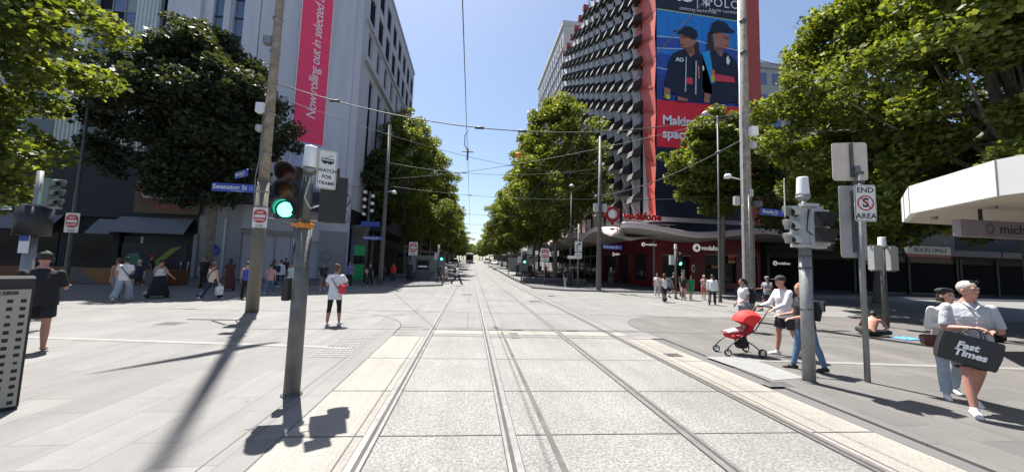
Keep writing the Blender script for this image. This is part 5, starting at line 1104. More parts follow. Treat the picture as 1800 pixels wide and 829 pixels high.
q = thing("wire_hanger", "looped hanger and insulators where the span crosses the left contact wire", "wire fitting", (-.25, 12.4, 6.6)); b = MB(); b.tube([(0, 0, -.05), (-.12, 0, -.25), (-.12, 0, -.6), (0, 0, -.85)], .015, 6); b.build("loop", "wire", q); b = MB(); b.tube([(0, 0, -.7), (0, 0, -1.15)], .035, 8); b.tube([(-.2, 0, -.85), (.2, 0, -.85)], .02, 6); b.build("insulator", "insul", q)
q = thing("overhead_fitting", "small orange marker ball on the wires before the right trees", "wire fitting", (3.1, 24.5, 9.6)); b = MB(); b.lathe([(.001, .22), (.16, .16), (.22, 0), (.16, -.16), (.001, -.22)], (0, 0, 0), 14); b.build("ball", "orange", q); b = MB(); b.tube([(0, 0, .2), (0, 0, .5)], .02, 6); b.build("hook", "wire", q)
# ---------------------------------------------------------------- people
for k, c in {"skin_a": (.50, .27, .19), "skin_b": (.42, .20, .135), "skin_c": (.26, .13, .085), "skin_red": (.46, .22, .16)}.items(): mat(k, c, .55, var=.06, scale=20, sss=.08)
for k, c in {"cl_white": (.68, .68, .70), "cl_offwhite": (.62, .58, .54), "cl_black": (.014, .014, .017), "cl_dark": (.03, .03, .035), "cl_navy": (.02, .025, .06), "cl_grey": (.20, .21, .23), "cl_lgrey": (.42, .43, .45),
             "cl_denim": (.09, .16, .27), "cl_ldenim": (.32, .38, .45), "cl_pink": (.50, .28, .28), "cl_red": (.55, .02, .03), "cl_coral": (.62, .12, .08), "cl_green": (.01, .22, .08), "cl_maroon": (.10, .03, .035), "cl_blue": (.06, .08, .42), "cl_cream": (.55, .48, .38), "cl_tan": (.3, .22, .15)}.items():
    mat(k, c, .85, var=.16, scale=9, bump=.9, bscale=13)
for k, c in {"hair_dark": (.02, .014, .011), "hair_brown": (.09, .045, .025), "hair_red": (.25, .09, .04), "hair_blond": (.45, .32, .16), "hair_grey": (.42, .39, .35)}.items(): mat(k, c, .55, var=.25, scale=40, bump=.4, bscale=120)
mat("shoe_white", (.66, .64, .63), .6, var=.05); mat("shoe_black", (.02, .02, .02), .5, var=.05); mat("shoe_tan", (.3, .2, .13), .6); mat("eye", (.02, .015, .015), .2, var=0)

def cone_ring(b, secs, n=14, frame=None):
    """loft of elliptical rings: secs = (center, rx, ry); x axis = body right, y from frame"""
    vs = []; secs = [(Vector(c), rx, ry) for c, rx, ry in secs]
    for i, (c, rx, ry) in enumerate(secs):
        d = (secs[min(i+1, len(secs)-1)][0]-secs[max(0, i-1)][0]).normalized()
        X = Vector((1, 0, 0)) if frame is None else frame; X = (X-d*X.dot(d)); X = X.normalized() if X.length > .05 else d.orthogonal().normalized(); Y = d.cross(X)
        for k in range(n):
            a = 2*math.pi*k/n; vs.append(c+X*math.cos(a)*rx+Y*math.sin(a)*ry)
    m = len(secs); b.add(vs, [(i*n+k, i*n+(k+1) % n, (i+1)*n+(k+1) % n, (i+1)*n+k) for i in range(m-1) for k in range(n)]+[tuple(range(n-1, -1, -1)), tuple((m-1)*n+k for k in range(n))])
def ball(b, c, r, n=10, rot=None):
    r = (r, r, r) if not isinstance(r, tuple) else r; c = Vector(c); vs = []; m = n//2+1
    for i in range(m+1):
        th = math.pi*i/m
        for k in range(n): a = 2*math.pi*k/n; p = Vector((r[0]*math.sin(th)*math.cos(a), r[1]*math.sin(th)*math.sin(a), r[2]*math.cos(th))); vs.append(c+(rot@p if rot else p))
    b.add(vs, [(i*n+k, i*n+(k+1) % n, (i+1)*n+(k+1) % n, (i+1)*n+k) for i in range(m) for k in range(n)])
def limb(b, p, q, r0, r1, balls=True, n=10):
    cone_ring(b, [(p, r0, r0), (Vector(p).lerp(Vector(q), .35), r0*1.0+(r1-r0)*.25, r0*1.0+(r1-r0)*.25), (q, r1, r1)], n)
    if balls: ball(b, p, r0*.99, 8); ball(b, q, r1*.99, 8)
def solid(b, name, m, parent, vox, smooth=2):
    """voxel-unite all pieces into one continuous smooth surface"""
    me = bpy.data.meshes.new(name+"_raw"); me.from_pydata(b.v, [], b.f); bm = bmesh.new(); bm.from_mesh(me); bmesh.ops.recalc_face_normals(bm, faces=bm.faces); bmesh.ops.remove_doubles(bm, verts=bm.verts, dist=1e-5); bm.to_mesh(me); bm.free()
    o = bpy.data.objects.new(name, me); COL.objects.link(o)
    rm = o.modifiers.new("r", 'REMESH'); rm.mode = 'VOXEL'; rm.voxel_size = vox; rm.use_smooth_shade = True
    if smooth: s = o.modifiers.new("s", 'SMOOTH'); s.factor = .5; s.iterations = smooth
    dg = bpy.context.evaluated_depsgraph_get(); m2 = bpy.data.meshes.new_from_object(o.evaluated_get(dg)); m2.name = name
    o.modifiers.clear(); o.data = m2; bpy.data.meshes.remove(me); m2.materials.clear(); m2.materials.append(M[m]); m2.polygons.foreach_set("use_smooth", [True]*len(m2.polygons))
    o.parent = parent; return o
def rotv(v, ax, deg): return Matrix.Rotation(R(deg), 3, ax)@Vector(v)

def person(label, loc, face, h=1.7, pose="walk", top=("cl_white", "tee"), bottom=("cl_black", "pants"), shoes="shoe_white", hair=("hair_dark", "short"), skin="skin_a", build=1.0, female=False,
           arms=None, legs=None, lean=0, hat=None, vox=.022, headturn=0, headtilt=0, group=None, hands=True, det=False, bag=None, twist=0):
    """face: heading in degrees, 0 = looking along +Y, positive = towards -X. arms: [(upper dir),(fore dir)] for R,L in body frame x right,y forward,z up"""
    t = thing("person", label, "person", loc, face, group); k = h/1.75; B = build
    z = lambda v: v*k
    hipw = .088*k*(1.0 if not female else 1.06)*(.6+.4*B); shw = (.185 if not female else .162)*k*(.45+.55*B)
    ph = .92*k
    LG = legs or {"walk": ((20, 4), (-16, 22)), "stand": ((2, 2), (-3, 3)), "stride": ((30, 6), (-26, 16))}[pose]
    TH, SH = .43*k, .42*k; feet = []
    joints = []
    for s, (a, kn) in zip((1, -1), LG):
        out = .03*s; hip = Vector((hipw*s, 0, ph)); d1 = Vector((out, math.sin(R(a)), -math.cos(R(a)))).normalized(); knee = hip+d1*TH
        d2 = Vector((0, math.sin(R(a-kn)), -math.cos(R(a-kn)))); ank = knee+d2*SH; joints.append([hip, knee, ank, a-kn])
    low = min(j[2].z-.075*k-(.04*k*abs(math.sin(R(j[3]))) if j[3] < -12 else 0) for j in joints)
    dz = Vector((0, 0, -low)); 
    for j in joints: j[0] += dz; j[1] += dz; j[2] += dz
    pel = Vector((0, 0, ph))+dz
    lz = Matrix.Rotation(R(-lean), 3, 'X')
    def T(v): return pel+lz@Vector(v)   # torso frame from pelvis
    waist, chest, neck0, neck1 = T((0, .0, .16*k)), T((0, .01*k, .34*k)), T((0, 0, .505*k)), T((0, .012*k, .58*k))
    hc = T((0, .035*k, .68*k))
    HR = Matrix.Rotation(R(headturn), 3, 'Z')@Matrix.Rotation(R(-headtilt-lean*.3), 3, 'X')
    b = MB(); bw = B
    cone_ring(b, [(T((0, 0, -.06*k)), .13*k*bw, .10*k*bw), (T((0, 0, .03*k)), .152*k*bw*(1.06 if female else 1), .112*k*bw), (waist, .132*k*bw*(.9 if female else 1), .10*k*bw), (chest, .155*k*(.4+.6*bw), .115*k*bw), (T((0, 0, .44*k)), shw*.92, .092*k), (T((0, 0, .485*k)), shw*.62, .06*k), (neck1, .052*k, .055*k)], 16)
    limb(b, neck0, hc-Vector((0, 0, .05*k)), .058*k, .05*k)
    ball(b, hc+HR@Vector((0, -.008*k, .022*k)), (.076*k, .094*k, .096*k), 14, HR); ball(b, hc+HR@Vector((0, .028*k, -.048*k)), (.056*k, .062*k, .066*k), 12, HR)
    if vox < .02:
        ball(b, hc+HR@Vector((0, .096*k, -.012*k)), (.012*k, .020*k, .024*k), 8, HR); ball(b, hc+HR@Vector((0, .088*k, -.058*k)), (.024*k, .010*k, .007*k), 8, HR)
        for s in (-1, 1): ball(b, hc+HR@Vector((.078*k*s, -.005*k, -.005*k)), (.012*k, .020*k, .032*k), 8, HR); ball(b, hc+HR@Vector((.03*k*s, .078*k, .028*k)), (.022*k, .012*k, .009*k), 8, HR)
    AR = arms or (((.13, .10, -1), (.05, .28, -1)), ((-.13, -.12, -1), (-.05, .12, -1))) 
    hnds = []; A = []
    for s, (u, f) in zip((1, -1), AR):
        sh = T((shw*s, 0, .445*k)); u = lz@Vector(u).normalized(); f = lz@Vector(f).normalized(); el = sh+u*.285*k; wr = el+f*.25*k
        limb(b, sh, el, .047*k*(.6+.4*B), .036*k*(.6+.4*B)); limb(b, el, wr, .037*k*(.6+.4*B), .025*k); A.append((sh, el, wr, u, f)); hnds.append((wr, f, s))
    for s, (hip, knee, ank, aa) in zip((1, -1), joints):
        limb(b, hip, knee, .082*k*(.5+.5*B), .052*k*(.6+.4*B)); calf = knee.lerp(ank, .3)+Vector((0, -.012*k, 0)); limb(b, knee, calf, .05*k*(.6+.4*B), .053*k*(.6+.4*B)); limb(b, calf, ank, .053*k*(.6+.4*B), .034*k)
        fd = Vector((.12*s, 1, math.tan(R(min(0, aa+12)*.9)) if aa < -12 else -.06)).normalized(); limb(b, ank-Vector((0, 0, .03*k))-fd*.03*k, ank+fd*.14*k-Vector((0, 0, .045*k)), .034*k, .026*k); feet.append((ank, fd, s))
    for wr, f, s in hnds:
        up = Vector((0, 0, 1)); side = f.cross(up); side = side.normalized() if side.length > .2 else Vector((0, 1, 0)); nrm = f.cross(side).normalized()
        if abs(f.z) > .7: side = Vector((0, 1, 0)); side = (side-f*side.dot(f)).normalized(); nrm = f.cross(side)
        inn = Vector((-s, 0, 0)); inn = (inn-f*inn.dot(f)-side*inn.dot(side)); inn = inn.normalized() if inn.length > .1 else nrm
        pc = wr+f*.05*k; cone_ring(b, [(wr-f*.01, .024*k, .02*k), (wr+f*.03*k, .036*k, .017*k), (wr+f*.09*k, .038*k, .015*k)], 10, side)
        if vox < .014:
            for i in range(4):
                o_ = (-.028+.0187*i)*k; L_ = (.062, .075, .07, .055)[3-i]*k; p0 = wr+f*.085*k+side*o_; p1 = p0+f*L_*.5+inn*.010*k; p2 = p1+f*L_*.36+inn*.026*k; limb(b, p0, p1, .0092*k, .0086*k, True, 6); limb(b, p1, p2, .0086*k, .0075*k, True, 6)
            limb(b, wr+f*.03*k+side*.025*k, wr+f*.065*k+side*.055*k+inn*.012*k, .012*k, .0095*k, True, 6); limb(b, wr+f*.065*k+side*.055*k+inn*.012*k, wr+f*.10*k+side*.058*k+inn*.022*k, .0095*k, .008*k, True, 6)
        else:
            for i in range(4): o_ = (-.026+.0175*i)*k; limb(b, wr+f*.085*k+side*o_, wr+f*.15*k+side*o_*1.25+inn*.02*k, .011*k, .009*k, True, 6)
            limb(b, wr+f*.03*k+side*.02*k, wr+f*.08*k+side*.055*k+inn*.01*k, .013*k, .01*k, True, 6)
    solid(b, "body", skin, t, vox if not det else .0085, 1)
    # ---- eyes / brows for near people
    if vox < .02:
        for s in (-1, 1):
            e = MB(); ball(e, hc+HR@Vector((.030*k*s, .083*k, .012*k)), (.011*k, .007*k, .006*k), 8, HR); e.build("eye", "eye", t); e = MB(); ball(e, hc+HR@Vector((.031*k*s, .086*k, .034*k)), (.018*k, .006*k, .004*k), 8, HR); e.build("eyebrow", hair[0] if hair else "hair_dark", t)
        e = MB(); ball(e, hc+HR@Vector((0, .094*k, -.056*k)), (.022*k, .006*k, .005*k), 8, HR); e.build("lips", C("lips", (.35, .10, .09)), t)
    # ---- hair
    if hair and hair[1] != "none":
        b = MB(); ball(b, hc+HR@Vector((0, -.020*k, .040*k)), (.086*k, .098*k, .092*k), 14, HR)
        st = hair[1]
        if st in ("long", "pony", "bun", "bob"): ball(b, hc+HR@Vector((0, -.045*k, -.01*k)), (.080*k, .07*k, .085*k), 12, HR)
        if st == "long": cone_ring(b, [(hc+HR@Vector((0, -.05*k, .02*k)), .085*k, .055*k), (hc+HR@Vector((0, -.07*k, -.12*k)), .095*k, .045*k), (hc+HR@Vector((0, -.085*k, -.25*k)), .07*k, .025*k)], 12)
        if st == "bob": cone_ring(b, [(hc+HR@Vector((0, -.03*k, .04*k)), .09*k, .08*k), (hc+HR@Vector((0, -.04*k, -.09*k)), .10*k, .075*k)], 12)
        if st == "pony": limb(b, hc+HR@Vector((0, -.11*k, .06*k)), hc+HR@Vector((0, -.17*k, -.02*k)), .03*k, .036*k); limb(b, hc+HR@Vector((0, -.17*k, -.02*k)), hc+HR@Vector((0, -.15*k, -.16*k)), .036*k, .012*k)
        if st == "bun": ball(b, hc+HR@Vector((0, -.09*k, .10*k)), .045*k, 10)
        hv = solid(b, "hair", hair[0], t, max(.011, vox*.8), 1)
        # clear the face: push hair vertices that stand in front of the brow back inside the head
        co = np.empty(len(hv.data.vertices)*3, np.float32); hv.data.vertices.foreach_get("co", co); co = co.reshape(-1, 3); Mi = np.array(HR.transposed()); q = (co-np.array(hc))@Mi.T
        msk = (q[:, 1] > .045*k) & (q[:, 2] < .055*k); q[msk, 1] = .045*k; co = q@Mi+np.array(hc); hv.data.vertices.foreach_set("co", co.astype(np.float32).ravel()); hv.data.update()
    if hat:
        b = MB(); 
        if hat[1] == "beret": ball(b, hc+HR@Vector((0, -.03*k, .085*k)), (.105*k, .115*k, .05*k), 14, HR)
        else:
            ball(b, hc+HR@Vector((0, -.012*k, .065*k)), (.092*k, .105*k, .075*k), 14, HR)
            if hat[1] == "cap": ball(b, hc+HR@Vector((0, .12*k, .05*k)), (.062*k, .075*k, .010*k), 12, HR)
            if hat[1] == "brim": ball(b, hc+HR@Vector((0, 0, .045*k)), (.17*k, .18*k, .012*k), 16, HR)
        solid(b, "hat", hat[0], t, max(.009, vox*.7), 1)
    # ---- clothes
    cv = max(.011, vox*.85); tm, ts = top
    g = .016*k+cv*.35
    if ts != "none":
        b = MB(); lo = {"tee": -.10, "shirt": -.13, "crop": .10, "tank": -.08, "dress": -.12, "jumper": -.10, "long": -.2, "waist": -.02}.get(ts, -.1)
        flare = 1.12 if ts in ("shirt", "tee", "jumper", "long") else 1.0
        secs = [(T((0, 0, lo*k)), (.150*k*bw+g)*flare, (.115*k*bw+g)*flare), (T((0, 0, max(lo+.08, .04)*k)), (.148*k*bw+g)*(flare*.98), (.112*k*bw+g)*flare), (waist, (.136*k*bw*(.93 if female else 1)+g)*flare, (.102*k*bw+g)*flare), (chest, .158*k*(.4+.6*bw)+g, .118*k*bw+g)]
        if ts == "crop": secs = secs[1:]; secs[0] = (T((0, 0, .10*k)), .14*k*bw+g, .105*k*bw+g)
        if ts == "tank": secs += [(T((0, 0, .42*k)), shw*.74+g*.5, .095*k+g*.6), (T((0, 0, .47*k)), shw*.5, .06*k+g*.5)]
        else: secs += [(T((0, 0, .44*k)), shw*.95+g*.6, .094*k+g*.8), (T((0, 0, .488*k)), shw*.64+g*.5, .064*k+g*.5), (T((0, .004, .525*k)), .062*k+g*.3, .062*k+g*.3)]
        if female and ts != "jumper": 
            for s in (-1, 1): ball(b, T((.068*k*s, .085*k, .335*k)), (.062*k, .055*k, .062*k), 10)
        cone_ring(b, secs, 18)
        for (sh, el, wr, u, f) in A:
            if ts in ("tee", "dress", "crop", "waist"): e_ = sh+u*.17*k; ball(b, sh, .052*k+g*.8, 10); cone_ring(b, [(sh-u*.01, .052*k+g*.8, .052*k+g*.8), (e_, .052*k+g*1.0, .052*k+g*1.0)], 12)
            elif ts in ("shirt",): e_ = el-u*.01; ball(b, sh, .047*k+g*.7, 10); cone_ring(b, [(sh-u*.01, .047*k+g*.7, .047*k+g*.7), (sh+u*.15*k, .047*k+g*.8, .047*k+g*.8), (e_-u*.02, .044*k+g*.8, .044*k+g*.8)], 12)
            elif ts in ("jumper", "long"): ball(b, sh, .047*k+g*.7, 10); limb(b, sh, el, .047*k+g*.75, .037*k+g*.8); limb(b, el, wr-f*.02*k, .037*k+g*.8, .028*k+g*.6)
        solid(b, {"dress": "dress", "jumper": "jumper", "shirt": "shirt"}.get(ts, "top"), tm, t, cv, 1)
    bm_, bs = bottom; b = MB()
    if bs in ("pants", "shorts", "leggings", "wide", "capri"):
        cone_ring(b, [(T((0, 0, -.085*k)), .13*k*bw+g*.7, .108*k*bw+g*.7), (T((0, 0, .0)), .152*k*bw+g*.8, .114*k*bw+g*.7), (T((0, 0, .10*k)), .143*k*bw+g*.6, .108*k*bw+g*.6)], 16)
        for (hip, knee, ank, aa) in joints:
            x = g*(.35 if bs in ("leggings", "capri") else .9); wd = 1.0 if bs != "wide" else 1.35
            if bs == "shorts": e_ = hip.lerp(knee, .80); cone_ring(b, [(hip+Vector((0, 0, .03)), .085*k*(.5+.5*B)+x, .088*k*(.5+.5*B)+x), (e_, .083*k*(.5+.5*B)+x, .088*k*(.5+.5*B)+x)], 12); ball(b, hip, .085*k*(.5+.5*B)+x, 8)
            else:
                lo_ = ank+Vector((0, 0, .01)) if bs != "capri" else knee.lerp(ank, .62); kr = (.053*k*(.6+.4*B)+x)*wd; limb(b, hip, knee, .085*k*(.5+.5*B)+x, kr); 
                cone_ring(b, [(knee, kr, kr), (knee.lerp(lo_, .3)+Vector((0, -.01*k, 0)), kr*1.02, kr*1.02), (lo_, (.038*k+x)*(1.0 if bs in ("leggings", "capri") else 1.25)*(1.7 if bs == "wide" else 1), (.038*k+x)*(1 if bs in ("leggings", "capri") else 1.3)*(1.7 if bs == "wide" else 1))], 12)
        nm = {"shorts": "shorts", "leggings": "leggings", "capri": "leggings"}.get(bs, "trousers")
    else:
        L_ = {"skirt": .34, "longskirt": .78, "mini": .3}[bs]; mid = (joints[0][1]+joints[1][1])/2; zb = pel.z-L_*k
        sp = abs(joints[0][2].y-joints[1][2].y)*.35*L_/.78
        cone_ring(b, [(Vector((0, (mid.y)*L_*.8, zb)), .19*k*bw+g+(.06 if L_ > .5 else 0)*k, .13*k*bw+g+sp), (T((0, 0, -.02)), .158*k*bw+g, .125*k*bw+g), (T((0, 0, .11*k)), .14*k*bw+g*.8, .108*k*bw+g*.7)], 18); nm = "skirt"
    solid(b, nm, bm_, t, cv, 1)
    if shoes:
        for ank, fd, s in feet:
            b = MB(); base = ank-Vector((0, 0, .045*k)); limb(b, base-fd*.045*k, base+fd*.10*k, .043*k, .045*k); ball(b, base+fd*.145*k-Vector((0, 0, .006*k)), (.042*k, .05*k, .032*k), 10); limb(b, ank-Vector((0, 0, .0)), base, .043*k, .044*k)
            zb = min(v[2] for v in b.v); fl = base.z-.034*k
            b.v = [(v[0], v[1], max(v[2], fl)) if fd.z > -.15 else v for v in b.v]; solid(b, "shoe", shoes, t, max(.010, vox*.7), 1)
    return t, dict(T=T, A=A, hc=hc, HR=HR, k=k, joints=joints, pel=pel, B=B, shw=shw)
def strap(t, I, m="cl_black", r=.012, side=1, bagsize=None, bagm=None, low=.0):
    T, k, B, shw = I["T"], I["k"], I["B"], I["shw"]; s = side
    pts = [(-shw*.6*s, 0, .50), (-.06*s, .125*B+.02, .40), (.08*s, .14*B+.02, .2), (.165*s*B, .06, .02), (.165*s*B, -.06, .02), (.08*s, -.14*B-.02, .2), (-.06*s, -.125*B-.03, .40), (-shw*.6*s, 0, .50)]
    b = MB(); b.tube([T((p[0]*(1 if i in (0, 7) else k), p[1]*k, p[2]*k)) for i, p in enumerate(pts)], r, 6); b.build("bag_strap", m, t)
    if bagsize:
        q = thing("shoulder_bag", "x", "bag"); return q
def carried(name, label, cat, person_t, local, rz=0):
    """top-level object placed at a point given in a person's frame"""
    wm = Matrix.Translation(person_t.location)@Matrix.Rotation(person_t.rotation_euler.z, 4, 'Z'); p = wm@Vector(local)
    return thing(name, label, cat, tuple(p), math.degrees(person_t.rotation_euler.z)+rz)
def tote(label, pt, local, size, m, rz=0, tilt=0, handles=True, name="shopping_bag"):
    q = carried(name, label, "bag", pt, local, rz); w_, d, h = size; q.rotation_euler = (0, R(tilt), q.rotation_euler.z)
    b = MB(); vs = []
    for (zz, sx, sy) in ((0, .96, 1), (-h*.5, 1.0, 1.05), (-h, .94, 1.0)):
        for (a, c_) in ((-1, -1), (1, -1), (1, 1), (-1, 1)): vs.append((a*w_/2*sx, c_*d/2*sy, zz))
    b.add(vs, [(i*4+k, i*4+(k+1) % 4, (i+1)*4+(k+1) % 4, (i+1)*4+k) for i in range(2) for k in range(4)]+[(8, 9, 10, 11), (0, 3, 2, 1)]); b.build("bag_body", m, q, bevel=min(.012, d*.2))
    if handles:
        for y in (-d*.35, d*.35): c = MB(); c.tube([(-w_*.2, y, -.02), (-w_*.12, y*.6, h*.22), (0, y*.4, h*.30), (w_*.12, y*.6, h*.22), (w_*.2, y, -.02)], .007, 6); c.build("handle", m, q)
    return q
def sling(label, pt, local, size, m, rz=0):
    q = carried("shoulder_bag", label, "bag", pt, local, rz); b = MB(); b.rbox((0, 0, 0), size, min(size[0], size[2])*.3); b.build("pouch", m, q, bevel=.008); c = MB(); c.rbox((0, 0, size[2]*.18), (size[0]*1.02, size[1]*1.06, size[2]*.5), size[2]*.15); c.build("flap", m, q); return q

V1, V2, V3 = .0125, .02, .028
# 1 man with big black shopping bag
t, I = person("tall grey haired man in pale shirt and black shorts holding a big black bag", (7.0, 4.25, .01), 142, 1.84, "walk", ("cl_lgrey", "shirt"), ("cl_black", "shorts"), "shoe_white", ("hair_grey", "short"), "skin_red", 1.1,
    legs=((22, 8), (-14, 18)), arms=(((.16, .16, -.95), (-.6, .65, .12)), ((-.22, .08, -.95), (.55, .75, .02))), vox=V1, headturn=32, det=True)
b = MB(); hc, HR = I["hc"], I["HR"]
for s in (-1, 1): b.v += []; ball(b, hc+HR@Vector((.04*s, .07, .125)), (.032, .012, .02), 10, HR)
b.build("sunglasses", "black_plastic", t)
b = MB(); sh, el, wr, u, f = I["A"][1]; b.tube([wr-f*.035, wr+f*.0], .034, 14); b.build("wrist_watch", "black_plastic", t)
b = MB(); T = I["T"]
for k_ in range(6): ball(b, T((0, .185, .12+.055*k_)), .007, 6)
b.build("shirt_button", "cl_white", t); b = MB(); b.tube([T((-.06, .06, .555)), T((-.045, .15, .50)), T((0, .165, .45)), T((.045, .15, .50)), T((.06, .06, .555))], .014, 8); b.build("collar", "cl_lgrey", t)
q = tote("big black shopping bag with white lettering held by the grey haired man", t, (.12, .36, 1.04), (.56, .14, .38), C("bag_black", (.022, .022, .024), .5).name, 0, -14)
text("Fast", .12, "text_white", q, (.04, .082, -.14), rot=(90, 0, 180), ext=.001, bold=.005, shear=.1); text("Times", .12, "text_white", q, (0.0, .082, -.24), rot=(90, 0, 180), ext=.001, bold=.005, shear=.1)
# 2 woman beside him
t, I = person("woman in white jacket and black beret walking beside the grey haired man", (7.42, 4.75, .01), 140, 1.68, "walk", ("cl_offwhite", "jumper"), ("cl_ldenim", "pants"), "shoe_white", ("hair_dark", "bob"), "skin_a", 1.0, True,
    legs=((14, 6), (-12, 14)), arms=(((.22, .1, -.95), (-.35, .85, .2)), ((-.22, .1, -.95), (.62, .72, .12))), hat=("cl_black", "beret"), vox=V1, headturn=28, det=True)
q = sling("maroon brown shoulder bag hanging at the white jacketed woman's hip", t, (.2, .16, .84), (.27, .12, .17), C("bag_maroon", (.09, .025, .03), .4).name, 10)
# 3 pram group
t, I = person("man in white jumper and black cap pushing the red pram", (6.98, 7.15, .01), 82, 1.78, "walk", ("cl_white", "jumper"), ("cl_dark", "shorts"), "shoe_white", ("hair_brown", "short"), "skin_red", 1.06, legs=((12, 6), (-10, 16)),
    arms=(((.12, .55, -.85), (.0, .95, -.28)), ((-.12, .55, -.85), (.0, .95, -.28))), hat=("cl_dark", "cap"), vox=V1, headturn=0, lean=6)
t, I = person("woman in blue jeans and black top with red hair behind the traffic light pole", (6.36, 6.1, .01), 74, 1.67, "stride", ("cl_black", "tee"), ("cl_denim", "leggings"), "shoe_black", ("hair_red", "bun"), "skin_a", 1.0, True,
    legs=((13, 2), (-15, 4)), arms=(((.2, .25, -.95), (-.05, .9, -.1)), ((-.2, .25, -.95), (.1, .9, -.15))), vox=V1, lean=4, headturn=12)
b = MB(); T = I["T"]; k = I["k"]; b.v = []; cone_ring(b, [(T((0, -.16, .05)), .13, .07), (T((0, -.19, .22)), .14, .09), (T((0, -.17, .42)), .11, .07)], 12)
q = carried("backpack", "black backpack on the back of the woman in blue jeans", "bag", t, (0, 0, 0)); solid(b, "bag_body", "cl_black", q, .015, 1); b = MB(); b.rbox((0, -.285, 1.2), (.16, .03, .2), .03); b.build("pocket", "cl_dark", q)
t, I = person("young person in white tee and grey shorts with a black backpack looking left", (8.42, 10.1, .01), 78, 1.62, "stand", ("cl_white", "tee"), ("cl_grey", "shorts"), None, ("hair_dark", "pony"), "skin_b", 1.04, True, arms=(((.15, -.1, -1), (.1, .5, -.8)), ((-.12, -.2, -1), (.2, .7, -.5))), vox=V2*.9, headturn=0)
q = carried("backpack", "black backpack worn by the young person in white tee", "bag", t, (0, 0, 0)); b = MB(); cone_ring(b, [((0, -.22, .85), .14, .10), ((0, -.25, 1.05), .155, .12), ((0, -.2, 1.3), .12, .08)], 12); solid(b, "bag_body", "cl_black", q, .018, 1); b = MB(); b.tube([(.12, -.13, 1.32), (.14, .04, 1.33), (.14, .13, 1.2), (.13, .06, 1.0), (.12, -.12, .95)], .018, 6); b.build("strap", "cl_black", q)
# pram
q = thing("pram", "black framed pram with bright red hood and seat pushed across the paving", "pram", (5.98, 7.28, .012), -4)   # local +x = towards the pusher
b = MB()
def wh(x, y, r, nm="wheel"):
    w_ = MB(); w_.lathe([(r*.72, -.02), (r, -.018), (r, .018), (r*.72, .02)], (x, y, r), 20, 0, 'y'); o = w_.build(nm, "rubber", q); r_ = MB(); r_.lathe([(.001, -.024), (r*.3, -.022), (r*.3, .022), (.001, .024)], (x, y, r), 14, 0, 'y')
    for k in range(5): a = R(72*k); r_.tube([(x, y, r), (x+r*.75*math.cos(a), y, r+r*.75*math.sin(a))], .008, 5)
    r_.lathe([(r*.66, -.014), (r*.74, -.014), (r*.74, .014), (r*.66, .014)], (x, y, r), 20, 0, 'y'); r_.build("rim", "white_plastic", o)
for x, y in ((-.42, -.2), (-.42, .2), (.30, -.26), (.30, .26)): wh(x, y, .075 if x < 0 else .085)
for y in (-.2, .2):
    f_ = MB(); f_.tube([(-.42, y, .16), (-.34, y, .24), (-.12, y, .40), (.2, y, .56), (.34, y, .76), (.50, y, 1.0), (.58, y, 1.04)], .013, 8); f_.build("frame", "sig_black", q)
    f_ = MB(); f_.tube([(-.30, y, .46), (-.08, y, .36), (.14, y, .24), (.30, y*1.2, .10)], .013, 8); f_.build("frame", "sig_black", q); f_ = MB(); f_.tube([(-.42, y, .08), (-.42, y, .18)], .014, 8); f_.build("fork", "sig_black", q)
f_ = MB(); f_.tube([(.58, -.21, 1.04), (.60, -.1, 1.05), (.60, .1, 1.05), (.58, .21, 1.04)], .02, 8); f_.build("push_bar", "cl_black", q)
b = MB(); b.add([(-.26, s*.16, z) for s in (-1, 1) for z in (.34, .40)]+[(.05, s*.17, z) for s in (-1, 1) for z in (.34, .40)], [(0, 1, 5, 4), (2, 6, 7, 3), (1, 3, 7, 5), (0, 4, 6, 2), (0, 2, 3, 1)]); cone_ring(b, [((-.3, 0, .40), .17, .05), ((-.05, 0, .42), .18, .06), ((.12, 0, .5), .18, .07), ((.30, 0, .80), .17, .05)], 14, Vector((0, 1, 0))); solid(b, "seat", "cl_red", q, .014, 1)
b = MB(); cone_ring(b, [((.02, 0, .44), .16, .025), ((.02, 0, .22), .17, .14), ((.04, 0, .17), .15, .12)], 14, Vector((0, 1, 0))); solid(b, "basket", "cl_black", q, .014, 1)
b = MB(); n, m_ = 9, 12; vs = []
for i in range(n+1):
    a = R(15+125*i/n)
    for j in range(m_+1): w_ = -1+2*j/m_; rr = .30*(1-.28*w_*w_); vs.append((.14-rr*math.cos(a)*1.15+.03, .185*w_, .66+rr*math.sin(a)))
F = [(i*(m_+1)+j, i*(m_+1)+j+1, (i+1)*(m_+1)+j+1, (i+1)*(m_+1)+j) for i in range(n) for j in range(m_)]; b.add(vs, F, 0, True); b.add([(v[0]*.97+.005, v[1]*.96, v[2]*.985) for v in vs], F, 0, True)
for s in (0, m_): ring = [vs[i*(m_+1)+s] for i in range(n+1)]; b.add(ring+[(.17, ring[0][1], .62)], [tuple(range(len(ring)+1))])
b.build("hood", C("hood_red", (.80, .035, .03), .7, bump=.2).name, q)
baby, _ = None, None
bt = thing("person", "baby lying under a white and red blanket in the pram", "person", (5.98, 7.28, .012), -4); b = MB(); ball(b, (.08, 0, .60), (.065, .06, .07), 10); limb(b, (.03, 0, .52), (-.12, 0, .48), .07, .065); limb(b, (-.1, .04, .48), (-.28, .06, .47), .04, .025); limb(b, (-.1, -.04, .48), (-.28, -.06, .47), .04, .025); limb(b, (0, .07, .54), (-.1, .1, .52), .024, .018); limb(b, (0, -.07, .54), (-.1, -.1, .52), .024, .018); solid(b, "body", "skin_a", bt, .013, 1)
b = MB(); cone_ring(b, [((.02, 0, .535), .10, .06), ((-.12, 0, .505), .13, .055), ((-.34, 0, .47), .12, .03)], 14, Vector((0, 1, 0))); solid(b, "blanket", "cl_pink", bt, .014, 1)
